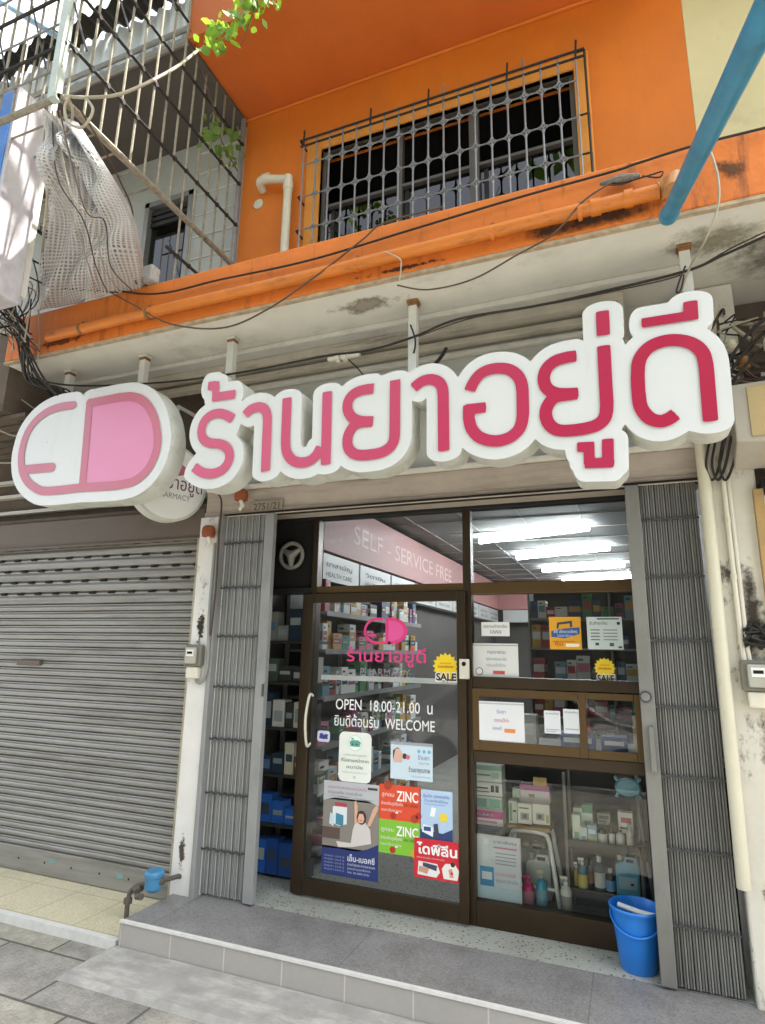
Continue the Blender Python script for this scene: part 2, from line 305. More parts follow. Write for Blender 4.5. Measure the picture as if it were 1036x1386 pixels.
# ------------------------------------------------------------------ ground
GZ = -.17
MB().add([(-60, -60, -.33), (60, -60, -.33), (60, 60, -.33), (-60, 60, -.33)], [(0, 1, 2, 3)], mat('bare_earth', '#5b554b', .95, bump=.3)).build('ground', kind='structure', loc=(0, 0, -.33))
MB().box(-60, 60, -9, -1.2, -.325, -.30, M_asph).build('road', kind='structure', loc=(0, -5, -.32))
b = MB(); b.box(-60, 60, -.9, 3.9, GZ - .13, GZ, M_pave); b.box(-60, 60, -1.2, -.903, GZ - .15, GZ + .0, mat('kerb_concrete', '#8f8d88', .85, bump=.4))
b.build('pavement', kind='structure', loc=(0, 1, GZ))
MB().box(-60, 60, -14, -9, -.31, -.16, mat('far_pavement_concrete', '#93918a', .85, bump=.3)).build('far_pavement', kind='structure', loc=(0, -11, -.3))
# concrete apron in front of the step
ap = [PZ(92, 1318, -.15), PZ(150, 1268, -.15)]
b = MB(); x0 = -2.93
b.add([(x0 - .02, 2.80, GZ + .001), (4, 2.80, GZ + .001), (4, 3.158, GZ + .001), (x0, 3.158, GZ + .001), (x0 + .01, 2.83, GZ + .026), (4, 2.83, GZ + .026), (4, 3.158, GZ + .034), (x0 + .03, 3.158, GZ + .034)],
      [(4, 5, 6, 7), (0, 1, 5, 4), (0, 4, 7, 3)], M_conc)
b.build('concrete_apron', kind='structure')
# cream tiled floor of the neighbouring shop
b = MB(); b.box(-12, -2.905, 3.21, 3.86, GZ - .02, -.12, M_yel); b.box(-12, -2.905, 3.165, 3.207, GZ - .02, -.117, M_nosing); b.build('neighbour_shop_floor', kind='structure')
# shop step
b = MB(); b.box(-2.87, 6, 3.175, 3.665, GZ - .01, -.004, M_step); b.build('shop_step', kind='structure', loc=(-1, 3.4, GZ))
b = MB(); b.box(-2.87, 6, 3.163, 3.173, GZ - .01, -.016, M_riser); b.box(-2.88, -2.872, 3.163, 3.665, GZ - .01, -.016, M_riser); b.build('step_riser', kind='structure')
b = MB(); b.box(-2.88, 6, 3.157, 3.178, -.015, -.001, M_nosing); b.build('step_nosing', kind='structure')
# interior floor
b = MB(); b.box(-2.7, .55, 3.667, 13, GZ, -.002, M_terr); b.build('terrazzo_floor', kind='structure')
b = MB(); b.box(.56, 6, 3.667, 4.2, GZ, -.003, M_terr); b.build('right_shop_floor', kind='structure')
# ------------------------------------------------------------------ pharmacy building
YG, YD, YW, YF = 3.70, 3.96, 3.70, 2.91
bld = thing('shophouse', 'orange shophouse with grey soffit and pharmacy shopfront at street level', 'building', (-1.2, 8, GZ))
# upper wall with window opening
wx0, wx1, wz0, wz1 = -2.08, -.10, 4.30, 5.56
b = MB()
for x0, x1, z0, z1 in ((-2.84, wx0, 3.69, 6.11), (wx1, .605, 3.69, 6.11), (wx0, wx1, wz1, 6.11), (wx0, wx1, 3.69, wz0)): b.box(x0, x1, YW, YW + .15, z0, z1, M_orange)
b.build('upper_wall', bld)
b = MB()     # paler plaster border round the window
for x0, x1, z0, z1 in ((wx0 - .13, wx0, wz0, wz1 + .12), (wx1, wx1 + .1, wz0, wz1 + .12), (wx0, wx1, wz1, wz1 + .12)): b.box(x0, x1, YW - .012, YW + .13, z0, z1, M_border)
b.build('window_surround', bld, bevel=.006)
b = MB(); b.box(-2.84, .605, YF - .01, 9, 6.113, 8.2, M_overhang); b.build('overhang', bld)
b = MB(); b.tube([(-2.84, YW - .012, 6.105), (.6, YW - .012, 6.105)], .012, M_orange, 6); b.build('cove', bld)
# fascia with painted drip edge
b = MB(); b.box(-4.33, 6, YF, YF + .10, 3.672, 4.03, M_fascia); b.build('fascia', bld, bevel=.012)
b = MB(); b.box(-4.33, 6, YF + .0, YF + .03, 3.652, 3.671, mat('drip_edge_paint', '#a5937a', .8, var=.35, scale=14)); b.build('drip_edge', bld)
b = MB(); b.box(-4.33, 6, YF + .03, 4.1, 3.661, 3.70, M_soffit)
b.box(-4.33, 6, YF + .10, YW - .002, 3.90, 3.96, M_soffit); b.build('canopy_soffit', bld)
b = MB()     # wall above the shopfront with mouldings
b.box(-2.9, .4315, YW + .003, YW + .2, 2.70, 3.66, M_wall); b.build('wall_above_shopfront', bld)
b = MB()
b.box(-2.9, .4315, YW - .05, YW + .2, 2.515, 2.70, M_lintel); b.box(-2.9, .4315, YW - .065, YW - .045, 2.50, 2.545, M_lintel); b.box(-2.9, .4315, YW - .075, YW + .0, 2.70, 2.735, M_soffit)
b.build('lintel', bld, bevel=.008)
M_mould = mat('moulding_paint', '#c0b8a8', .8, var=.15, scale=6, bump=.3, dirt='#4d443b', dirt_amt=.7, dirt_scale=(1.2, 5, 12), dirt_lo=.55, dirt_hi=.7)
b = MB()
b.box(-4.3, .42, YW - .36, YW - .33, 3.625, 3.659, M_soffit)
b.box(-4.3, .10, YW - .20, YW - .16, 3.60, 3.659, M_mould); b.box(-4.3, .06, YW - .155, YW - .01, 3.625, 3.659, M_mould)
b.box(-4.3, .06, YW - .09, YW - .001, 3.56, 3.60, M_mould); b.box(-2.9, .06, YW - .045, YW - .002, 3.50, 3.53, M_soffit)
b.box(.07, .10, YW - .2, YW, 3.45, 3.60, M_mould)
b.build('soffit_moulding', bld, bevel=.005)
b = MB(); b.box(-2.9, -2.735, 3.60, 3.95, GZ, 2.50, M_pillar); b.box(-2.735, -2.70, 3.585, 3.65, -.01, 2.515, M_gate); b.box(-2.735, -2.70, 3.655, 3.95, -.01, 2.515, M_pillar)
b.build('left_pillar'.replace('left_', ''), bld, bevel=.006)
b = MB(); b.box(.432, .68, 3.62, 3.95, GZ, 3.655, M_pillar2); b.build('pillar', bld, bevel=.01)
# interior shell
M_intw = mat('shop_interior_wall', '#5a5653', .7, var=.05); M_ceil = mat('shop_ceiling', '#8e9190', .7, var=.04)
b = MB(); b.box(-2.72, -2.62, 4.05, 13, 0, 3.1, M_intw); b.box(.52, .62, 4.05, 13, 0, 3.1, M_intw); b.box(-2.62, .52, 12.9, 13, 0, 3.1, M_intw)
b.box(-2.72, -2.1, 3.96, 4.05, 2.0, 2.5, M_dark)
b.build('interior_wall', bld)
b = MB(); b.box(-2.72, .62, 4.0, 13.1, 2.99, 3.1, M_ceil)
for i in range(12): b.box(-2.6, .5, 4.4 + i * .7, 4.412 + i * .7, 2.982, 2.989, M_wall)
for i in range(5): b.box(-2.2 + i * .6, -2.19 + i * .6, 4.1, 12.8, 2.983, 2.99, M_wall)
b.build('interior_ceiling', bld)
M_pink = mat('pink_fascia_band', '#b07a78', .6, var=.04)
b = MB(); b.box(-2.62, -2.45, 4.6, 12.7, 2.42, 2.93, M_pink); b.box(-2.45, .5, 12.6, 12.7, 2.42, 2.93, M_pink)
MTX = Matrix.Translation((-2.447, 5.35, 2.58)) @ Matrix(((0, 0, 1, 0), (1, 0, 0, 0), (0, 1, 0, 0), (0, 0, 0, 1)))
b.text('SELF - SERVICE FREE', 0, 0, .26, 0, mat('band_lettering', '#d9b9b2', .6), M=MTX, width=3.6)
b.text('PHARMACY', -.9, 2.56, .26, 12.594, MATS['band_lettering'])
b.build('header_band', bld)
M_catp = mat('white_category_panel', '#c3c6c4', .5, var=.02); M_prt = mat('dark_print', '#35393d', .6, var=0)
b = MB()
for i in range(9):
    y0 = 4.7 + i * .88; b.box(-2.6, -2.47, y0, y0 + .84, 2.16, 2.40, M_catp)
    for k in range(2):
        Mx = Matrix.Translation((-2.466, y0 + .12, 2.29 - k * .09)) @ Matrix(((0, 0, 1, 0), (1, 0, 0, 0), (0, 1, 0, 0), (0, 0, 0, 1)))
        b.text(['ยาสามัญ', 'วิตามิน', 'เวชสำอาง', 'อุปกรณ์'][i % 4] if k == 0 else 'HEALTH CARE', 0, 0, .06, 0, M_prt, M=Mx, width=.55)
for i in range(4): b.box(-2.35 + i * .74, -1.65 + i * .74, 12.5, 12.59, 2.16, 2.40, M_catp)
b.build('category_panel', bld)
# fluorescent tubes
M_tube = mat('lit_tube', '#f4faff', .4, var=0, emit=19)
for (xa, ya, xb, yb) in ((650, 733, 797, 715), (700, 755, 825, 742), (735, 772, 845, 765), (762, 787, 858, 780)):
    a = PZ(xa, ya, 2.93); c = PZ(xb, yb, 2.93)
    t = thing('fluorescent_light', 'lit white fluorescent tube on the shop ceiling, seen through the transom glass', 'lamp', (a + c) / 2, 'fluorescent lights on the shop ceiling')
    MB().tube([a, c], .028, M_tube, 8).build('tube', t)
    MB().tube([a + Vector((0, .0, .042)), c + Vector((0, .0, .042))], .018, M_ivory, 6).build('batten', t)
# shopfront: one frame, transom lights, sliding door, serving hatch
b = MB(); Y0, Y1 = YD - .03, YD + .05
def fr(x0, x1, z0, z1, m=M_bronze, y0=Y0, y1=Y1): b.box(x0, x1, y0, y1, z0, z1, m)
fr(-2.13, -2.085, 0, 2.50); fr(-1.0, -.945, .0, 2.50, M_bronze); fr(.035, .09, 0, 2.50); fr(-2.70, .09, 2.50, 2.56, M_seal)
fr(-2.085, -1.0, 1.955, 2.005, M_bronze_l); fr(-.945, .035, 1.93, 2.005, M_bronze_l); fr(-2.70, -2.13, 1.955, 2.0, M_seal); fr(-2.7, -2.66, 0, 2.5, M_seal)
fr(-.945, .035, 1.34, 1.41); fr(-.945, .035, .90, .97); fr(-.945, .035, 0, .135)
b.build('shopfront_frame', bld, bevel=.004)
for x0, x1, z0, z1 in ((-2.085, -1.0, 2.005, 2.50), (-.945, .035, 2.005, 2.50), (-.945, .035, 1.41, 1.93), (-.945, .035, .135, .90), (-2.66, -2.13, 2.0, 2.5)): MB().quadY(x0, x1, z0, z1, YD + .01, M_glass).build('glass_pane', bld)
b = MB(); y0, y1 = YD - .028, YD + .0
for x0, x1, z0, z1 in ((-.945, -.90, .972, 1.338), (-.31, -.265, .972, 1.338), (.0, .035, .972, 1.338), (-.90, -.31, .972, 1.03), (-.90, -.31, 1.29, 1.338), (-.265, 0, .972, 1.02), (-.265, 0, 1.30, 1.338)): b.box(x0, x1, YD - .045, YD - .032, z0, z1, M_bronze_l)
hw = b.build('serving_hatch', bld, bevel=.003)
MB().quadY(-.9, -.31, 1.03, 1.29, YD - .04, M_glass).build('pane', hw); MB().quadY(-.265, 0, 1.02, 1.30, YD - .036, M_glass).build('pane', hw)
b = MB()   # the sliding door leaf
for x0, x1, z0, z1 in ((-2.17, -2.085, .012, 1.95), (-1.035, -.975, .012, 1.95), (-2.085, -1.035, .012, .11), (-2.085, -1.035, 1.885, 1.95)): b.box(x0, x1, YD - .07, YD - .033, z0, z1, M_bronze)
door = b.build('sliding_door', bld, bevel=.004)
MB().quadY(-2.085, -1.035, .11, 1.885, YD - .05, M_glass).build('pane', door)
h0 = PY(419, 942, YD - .12); h1 = PY(415, 1008, YD - .12)
MB().tube(curvy([h0 + Vector((0, .05, 0)), h0, (h0 + h1) / 2 + Vector((-.012, -.015, 0)), h1, h1 + Vector((0, .05, 0))]), .009, M_ivory, 8).build('handle', door)
x0, x1, z0, z1 = RY(622, 892, 635, 919, YD - .09)
b = MB(); b.box(x0, x1, YD - .095, YD - .071, z0, z1, M_ivory); b.discY((x0 + x1) / 2, z1 - .03, .014, YD - .098, M_dark); b.build('door_lock', door, bevel=.003)
M_winf = mat('dark_grey_window_frame', '#5d5a56', .45, metal=.3, var=.1)
# upper window: frame, mullions, glass, dark room
b = MB()
for x in (-2.08, -1.42, -.86, -.135): b.box(x, x + (.035 if x != -.86 else .07), YW + .03, YW + .08, wz0, wz1, M_winf)
b.box(wx0, wx1, YW + .032, YW + .078, 5.02, 5.045, M_winf); b.box(wx0, wx1, YW + .032, YW + .078, wz1 - .02, wz1, M_winf)
for x in (-2.0, -1.37, -.76): b.box(x, x + .03, YW + .06, YW + .09, wz0, 5.0, M_bar_d)
fw = b.build('window_frame', bld)
MB().quadY(wx0, wx1, wz0, 5.03, YW + .07, M_glass2).build('pane', fw)
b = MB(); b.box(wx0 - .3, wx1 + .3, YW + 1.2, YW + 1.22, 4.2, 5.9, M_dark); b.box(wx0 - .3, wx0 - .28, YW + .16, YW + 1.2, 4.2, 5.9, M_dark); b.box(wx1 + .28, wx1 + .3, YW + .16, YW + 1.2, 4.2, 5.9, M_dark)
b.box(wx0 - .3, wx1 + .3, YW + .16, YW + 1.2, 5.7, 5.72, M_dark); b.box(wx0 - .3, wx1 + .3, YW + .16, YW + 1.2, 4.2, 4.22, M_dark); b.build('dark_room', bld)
# right neighbour: cream wall
nb = thing('cream_shophouse', 'cream painted neighbouring shophouse to the right of the orange one', 'building', (3, 8, GZ))
MB().box(.607, 7, YW + .002, YW + .3, 3.97, 8.2, M_cream).build('upper_wall', nb)
MB().box(.607, 7, YF - .01, YW, 6.5, 8.2, M_cream).build('overhang', nb)
b = MB(); b.box(.69, 7, 3.9, 4.1, GZ, 3.655, M_brown_wall); b.build('lower_wall', nb)
M_tan = mat('tan_door_trim', '#a98c5c', .6, var=.1, dirt='#6c5636', dirt_amt=.5)
b = MB(); b.box(.655, .70, 3.58, 3.62, -.05, 2.42, M_tan); b.box(.70, 1.4, 3.66, 3.7, -.05, 2.40, M_pillar); b.box(.69, 1.5, 3.55, 3.66, 2.42, 2.46, M_dark); b.build('door_trim', nb)
# ------------------------------------------------------------------ left neighbour
nl = thing('left_shophouse', 'neighbouring shophouse on the left with caged balcony over a closed shutter', 'building', (-5, 8, GZ))
M_nw = mat('neighbour_white_wall', '#a8aaa6', .8, var=.06, dirt='#7d7c74', dirt_amt=.5)
nx0, nx1, nz0, nz1 = -3.93, -3.38, 4.5, 5.59
b = MB()
for x0, x1, z0, z1 in ((-7, nx0, 3.7, 6.09), (nx1, -2.843, 3.7, 6.09), (nx0, nx1, nz1, 6.09)): b.box(x0, x1, 3.73, 3.85, z0, z1, M_nw)
for z in np.arange(4.2, 6.0, .22): b.box(nx1 + .03, -2.843, 3.72, 3.73, z, z + .008, M_soffit)
b.build('balcony_wall', nl)
b = MB(); b.box(nx0, nx0 + .05, 3.71, 3.78, nz0, nz1, M_alu); b.box(nx1 - .05, nx1, 3.71, 3.78, nz0, nz1, M_alu); b.box(nx0, nx1, 3.71, 3.78, nz1 - .05, nz1, M_alu)
for k in range(3): b.box(nx0 + .05, nx1 - .05, 3.75, 3.77, nz1 - .12 - k * .06, nz1 - .08 - k * .06, M_bar_d)
b.box(nx0, nx1, 3.84, 3.86, nz0, nz1, M_dark)
f = b.build('window', nl); MB().quadY(nx0 + .05, nx1 - .05, nz0, nz1 - .24, 3.77, M_glass2).build('pane', f)
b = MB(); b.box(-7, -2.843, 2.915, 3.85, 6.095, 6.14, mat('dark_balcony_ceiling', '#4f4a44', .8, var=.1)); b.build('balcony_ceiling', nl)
b = MB(); b.tube([(-7, 2.90, 6.10), (-2.85, 2.90, 6.10)], .03, M_alu, 8); b.tube([(-7, 2.88, 6.19), (-2.85, 2.88, 6.19)], .02, M_alu, 8); b.build('balcony_rail', nl)
def corrugated(x0, x1, P0, P1, amp, per, m, thick=.004):      # sheet swept from edge P0 to P1 (y,z), corrugated along x
    n = int((x1 - x0) / per * 8); b = MB(); vs = []
    d = Vector((0, P1[0] - P0[0], P1[1] - P0[1])).normalized(); nn = Vector((0, -d.z, d.y))
    for i in range(n + 1):
        x = x0 + (x1 - x0) * i / n; h = amp * math.sin(2 * math.pi * (x - x0) / per)
        for P in (P0, P1):
            for s in (0, thick): vs.append(Vector((x, P[0], P[1])) + nn * (h + s))
    fs = []
    for i in range(n):
        a = i * 4; c = a + 4; fs += [(a, a + 2, c + 2, c), (a + 1, c + 1, c + 3, a + 3), (a, c, c + 1, a + 1), (a + 2, a + 3, c + 3, c + 2)]
    return b.add(vs, fs, m, True)
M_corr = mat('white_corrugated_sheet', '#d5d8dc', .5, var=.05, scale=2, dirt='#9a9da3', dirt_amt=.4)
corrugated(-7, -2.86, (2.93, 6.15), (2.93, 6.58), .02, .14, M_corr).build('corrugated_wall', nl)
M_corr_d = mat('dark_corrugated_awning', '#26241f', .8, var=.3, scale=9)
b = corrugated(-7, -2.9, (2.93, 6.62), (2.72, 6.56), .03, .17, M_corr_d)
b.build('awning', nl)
corrugated(-7, -2.9, (2.96, 6.70), (3.3, 8.3), .02, .14, M_corr).build('corrugated_wall', nl)
b = MB(); b.box(-7, -2.905, 3.86, 4.0, GZ, 3.66, M_brown_wall)
b.box(-7, -4.36, 2.98, 3.72, 3.31, 3.98, M_brown_wall)
for z in (2.72, 2.88, 3.02): b.box(-7, -2.95, 3.80, 3.86, z, z + .03, M_post)
for k in range(6): b.box(-7, -4.2, 3.05 + k * .13, 3.15 + k * .13, 3.27, 3.30, M_brown_wall)
b.build('lower_wall', nl)
b = MB(); b.box(-7, -2.95, 3.70, 3.86, 2.37, 2.60, M_header); b.box(-7, -2.95, 3.68, 3.70, 2.355, 2.38, M_header); b.box(-7, -2.95, 3.72, 3.86, 2.60, 2.64, M_brown_wall); b.build('shutter_housing', nl, bevel=.008)
b = MB(); b.box(-2.965, -2.905, 3.66, 3.84, -.12, 2.36, mat('shutter_guide_paint', '#a39b86', .5, var=.1, dirt='#5d5342', dirt_amt=.6, dirt_scale=(10, 10, 4))); b.build('shutter_guide', nl, bevel=.004)
# roller shutter
sh = thing('roller_shutter', 'closed grey steel roller shutter with slotted upper slats, left of the white pillar', 'shutter', (-5, 3.76, -.12))
b = MB(); z = .035; YS = 3.76
prof = []
zz = .05
_rs = random.Random(2)
def slat(z, h):
    e_ = _rs.uniform(-.0025, .0025)
    pr = [(YS + .014, z), (YS - .006, z + h * .10), (YS - .012, z + h * .4), (YS - .008, z + h * .62), (YS + .002, z + h * .70), (YS - .006, z + h * .78), (YS - .004, z + h * .9), (YS + .014, z + h)]
    xs_ = np.linspace(-7, -2.965, 25); vs = [(x, y + .0022 * math.sin(x * 3.1 + z * 5) + .0015 * math.sin(x * 7 + z * 23) + e_, q) for y, q in pr for x in xs_]
    b.add(vs, [(i * 25 + k, i * 25 + k + 1, (i + 1) * 25 + k + 1, (i + 1) * 25 + k) for i in range(len(pr) - 1) for k in range(24)], M_shutter, True)
while zz < 1.84: slat(zz, .0575); zz += .0575
z_top = zz
for k in range(5): slat(zz, .098); zz += .098
slat(zz, .06)
for k in range(5):
    z = z_top + .098 * k + .083
    for i in range(24):
        x = -2.99 - i * .205 - (k % 2) * .1
        if x - .065 > -7: b.box(x - .065, x, YS - .014, YS + .012, z, z + .014, M_dark)
b.build('slats', sh, autos=50)
b = MB(); b.box(-7, -2.965, YS - .02, YS + .02, -.115, .05, M_shutter)
for i in range(8): b.discY(-3.1 - i * .27, -.03, .008, YS - .0215, M_dark, 8)
M_teal = mat('faded_teal_paint', '#6f9490', .5, var=.15)
b.discY(-3.45, -.02, .035, YS - .0222, M_teal, 14, .5); b.discY(-4.1, -.01, .04, YS - .0222, M_teal, 14, .4); b.build('bottom_bar', sh, bevel=.004)
a = PY(40, 897, YS - .02); b = MB(); b.box(a.x - .13, a.x + .13, YS - .035, YS - .012, a.z - .02, a.z + .02, M_header); b.build('lock_plate', sh, bevel=.004)
# ------------------------------------------------------------------ the illuminated letter sign
YSG = 3.0; SGT = .15
def contours(F, xs, zs, iso=0.0):               # marching squares with linear interpolation, F<iso is inside
    segs = {}; nx, nz = F.shape
    def ip(i0, j0, i1, j1):
        a, b = F[i0, j0] - iso, F[i1, j1] - iso; t = a / (a - b)
        return (xs[i0] + (xs[i1] - xs[i0]) * t, zs[j0] + (zs[j1] - zs[j0]) * t)
    ins = F < iso; code = ins[:-1, :-1] * 1 + ins[1:, :-1] * 2 + ins[1:, 1:] * 4 + ins[:-1, 1:] * 8
    for i, j in zip(*np.nonzero((code > 0) & (code < 15))):
        c = code[i, j]
        E = {'b': (('h', i, j), (i, j, i + 1, j)), 'r': (('v', i + 1, j), (i + 1, j, i + 1, j + 1)), 't': (('h', i, j + 1), (i, j + 1, i + 1, j + 1)), 'l': (('v', i, j), (i, j, i, j + 1))}
        tab = {1: ['lb'], 2: ['br'], 3: ['lr'], 4: ['rt'], 5: ['lb', 'rt'], 6: ['bt'], 7: ['lt'], 8: ['tl'], 9: ['tb'], 10: ['br', 'tl'], 11: ['tr'], 12: ['rl'], 13: ['rb'], 14: ['bl']}
        for s in tab[int(c)]:
            a, b = E[s[0]], E[s[1]]; segs[a[0]] = (b[0], ip(*a[1]))
    loops = []
    while segs:
        k0, (nx_, p) = next(iter(segs.items())); loop = []; k = k0
        while k in segs: nk, p = segs.pop(k); loop.append(p); k = nk
        if len(loop) > 6: loops.append(loop)
    return loops
def simplify(P, tol):
    P = [np.array(p) for p in P]
    def rdp(a):
        if len(a) < 3: return a
        d = a[-1] - a[0]; L = np.hypot(*d); A = np.array(a)
        ds = np.abs((A[:, 0] - a[0][0]) * d[1] - (A[:, 1] - a[0][1]) * d[0]) / L if L > 1e-9 else np.hypot(A[:, 0] - a[0][0], A[:, 1] - a[0][1])
        i = int(ds.argmax())
        return [a[0], a[-1]] if ds[i] < tol else rdp(a[:i + 1])[:-1] + rdp(a[i:])
    h = len(P) // 2; return rdp(P[:h + 1])[:-1] + rdp(P[h:] + [P[0]])[:-1]
def sd_stroke(GX, GZ_, pts, r, caps):
    best = np.full(GX.shape, 9.); n = len(pts)
    seg = [math.dist(pts[i], pts[i + 1]) for i in range(n - 1)]; cum = [0]
    for q in seg: cum.append(cum[-1] + q)
    def endplane(e, p):
        L = math.dist(e, p); ux, uz = (e[0] - p[0]) / L, (e[1] - p[1]) / L; return (GX - e[0]) * ux + (GZ_ - e[1]) * uz
    k0 = next((i for i in range(1, n) if cum[i] > .4 * r), n - 1); k1 = next((i for i in range(n - 2, -1, -1) if cum[-1] - cum[i] > .4 * r), 0)
    ov0, ov1 = endplane(pts[0], pts[k0]), endplane(pts[-1], pts[k1])
    for i in range(n - 1):
        ax, az = pts[i]; bx, bz = pts[i + 1]; dx, dz = bx - ax, bz - az; L = math.hypot(dx, dz)
        if L < 1e-9: continue
        dx /= L; dz /= L; t = (GX - ax) * dx + (GZ_ - az) * dz; p = np.abs((GX - ax) * dz - (GZ_ - az) * dx)
        o = np.maximum(np.maximum(-t, t - L), 0); d = np.hypot(p, o) - r
        if not caps:
            if cum[i] < 2.2 * r: d = np.where(ov0 > 0, np.where(d < 0, ov0, np.hypot(np.maximum(d, 0), ov0)), d)
            if cum[-1] - cum[i + 1] < 2.2 * r: d = np.where(ov1 > 0, np.where(d < 0, ov1, np.hypot(np.maximum(d, 0), ov1)), d)
        best = np.minimum(best, d)
    return best
def sd_poly(GX, GZ_, P):
    n = len(P); d = np.full(GX.shape, 9.); ins = np.zeros(GX.shape, bool)
    for i in range(n):
        ax, az = P[i]; bx, bz = P[(i + 1) % n]; dx, dz = bx - ax, bz - az; L2 = dx * dx + dz * dz + 1e-12
        t = np.clip(((GX - ax) * dx + (GZ_ - az) * dz) / L2, 0, 1); d = np.minimum(d, np.hypot(GX - ax - t * dx, GZ_ - az - t * dz))
        c = ((az > GZ_) != (bz > GZ_)); 
        with np.errstate(divide='ignore', invalid='ignore'): xi = dx * (GZ_ - az) / (dz if abs(dz) > 1e-12 else 1e-12) + ax
        ins ^= c & (GX < xi)
    return np.where(ins, -d, d)
def shape_mesh(F, xs, zs, iso, y0, y1, m_front, m_side, tol=.0012, y_back=True):
    """extrude every contour of F<iso from y0 (front) to y1; front face filled with holes"""
    loops = [simplify(l, tol) for l in contours(F, xs, zs, iso)]
    cu = bpy.data.curves.new('c', 'CURVE'); cu.dimensions = '2D'; cu.fill_mode = 'BOTH'
    for l in loops:
        if len(l) < 3: continue
        s = cu.splines.new('POLY'); s.points.add(len(l) - 1); s.use_cyclic_u = True
        for p, q in zip(s.points, l): p.co = (q[0], q[1], 0, 1)
    o = bpy.data.objects.new('c', cu); C.objects.link(o); bpy.context.view_layer.update()
    me = bpy.data.meshes.new_from_object(o.evaluated_get(bpy.context.evaluated_depsgraph_get()))
    V = [v.co.copy() for v in me.vertices]; Fs = [list(p.vertices) for p in me.polygons]
    bpy.data.objects.remove(o); bpy.data.curves.remove(cu); bpy.data.meshes.remove(me)
    b = MB(); b.add([(v.x, y0, v.y) for v in V], Fs, m_front)
    if y1 is not None:
        for l in loops:
            n = len(l)
            if n < 3: continue
            b.add([(p[0], y, p[1]) for y in (y0 + .0, y1) for p in l], [(i, (i + 1) % n, n + (i + 1) % n, n + i) for i in range(n)], m_side, True)
        b.add([(v.x, y1, v.y) for v in V], [f[::-1] for f in Fs], m_side)
    return b
def crop(ox, oy, k, pts): return [(ox + x * k, oy + y * k) for x, y in pts]
def onsign(px): return [(lambda v: (v.x, v.z))(PY(x, y, YSG)) for x, y in px]
def sm(pts, n=5): return [(v.x, v.y) for v in curvy([(x, y, 0) for x, y in pts], n)]
k2, k3, k4, k5, k6 = .19305, .19305, .15444, .20202, .17316
Rw = .0315
letters = []        # (colour index, [(points, radius, caps)])
def LT(o, k, *strokes):
    return [(onsign(sm(crop(*o, k, p)) if s else crop(*o, k, p)), r, False) for p, r, s in strokes]
o2, o3, o4, o5, o6 = (240, 490), (420, 480), (600, 460), (710, 400), (840, 380)
letters.append(LT(o2, k2, ([(397, 402), (350, 375), (295, 362), (235, 380), (192, 425), (175, 490), (192, 545), (240, 572), (300, 576), (345, 597), (372, 640), (365, 700), (325, 755), (265, 782), (200, 782), (155, 762), (125, 738)], Rw, 1),
    ([(224, 172), (276, 166)], Rw * .95, 0), ([(276, 143), (276, 256)], Rw * .82, 0), ([(252, 252), (410, 229)], Rw * .95, 0)))
letters.append(LT(o2, k2, ([(483, 374), (520, 336), (575, 318), (618, 335), (637, 385), (635, 470), (630, 600), (625, 768)], Rw, 1)))
letters.append(LT(o2, k2, ([(776, 255), (770, 420), (765, 580), (780, 650), (820, 695), (880, 708), (940, 692), (985, 650), (1010, 600)], Rw, 1), ([(1057, 214), (1052, 480), (1046, 718)], Rw, 0)))
letters.append(LT(o3, k3, ([(448, 242), (390, 248), (320, 272), (275, 320), (267, 390), (300, 445), (360, 470), (443, 472)], Rw, 1),
    ([(443, 473), (350, 480), (300, 515), (268, 580), (270, 650), (305, 694), (360, 708), (430, 703), (500, 690), (560, 655), (592, 600), (597, 520), (598, 400), (600, 182)], Rw, 1)))
letters.append(LT(o3, k3, ([(730, 237), (785, 192), (850, 177), (908, 200), (934, 260), (937, 400), (938, 520), (940, 675)], Rw, 1)))
letters.append(LT(o4, k4, ([(237, 450), (265, 385), (320, 312), (400, 268), (500, 254), (590, 270), (660, 325), (694, 410), (700, 540), (700, 680), (672, 780), (600, 852), (500, 888), (400, 885), (310, 850), (252, 780), (230, 700), (228, 640)], Rw, 1),
    ([(229, 700), (229, 575)], Rw, 0), ([(200, 616), (375, 597)], Rw * .93, 0)))
letters.append(LT(o5, k5, ([(348, 410), (280, 420), (200, 447), (147, 500), (131, 570), (155, 628), (210, 658), (280, 664), (358, 660)], Rw, 1),
    ([(358, 661), (270, 672), (200, 690), (155, 745), (145, 805), (165, 862), (210, 900), (280, 910), (400, 897), (490, 870), (540, 820), (553, 740), (545, 600), (532, 342)], Rw, 1),
    ([(523, 112), (530, 272)], Rw, 0), ([(355, 1020), (415, 1018)], Rw * .8, 0), ([(433, 985), (436, 1128)], Rw * .8, 0), ([(405, 1128), (597, 1122)], Rw * .8, 0), ([(559, 965), (562, 1150)], Rw * .85, 0)))
letters.append(LT(o6, k6, ([(430, 1048), (375, 1085), (310, 1103), (230, 1080), (165, 1005), (143, 900), (135, 720), (155, 610), (225, 525), (330, 480), (440, 470), (550, 493), (630, 555), (665, 650), (682, 850), (703, 1098)], Rw, 1),
    ([(165, 338), (603, 270)], Rw * .8, 0), ([(545, 170), (552, 312)], Rw * 1.0, 0)))
kp, op = .2413, (10, 510)
P1 = [(372, 160), (300, 170), (230, 196), (165, 245), (115, 315), (88, 400), (80, 470), (90, 540), (120, 592), (160, 624), (205, 641), (300, 636), (420, 622), (540, 616), (640, 606), (725, 580), (795, 515), (838, 420), (845, 320), (822, 215), (770, 140), (700, 112), (620, 118), (465, 148)]
pill_line = onsign(sm(crop(*op, kp, P1[:-1]), 4) + crop(*op, kp, [P1[-1]]))
stem = onsign(crop(*op, kp, [(465, 146), (452, 300), (424, 615)])); tongue = onsign(crop(*op, kp, [(100, 522), (252, 508)]))
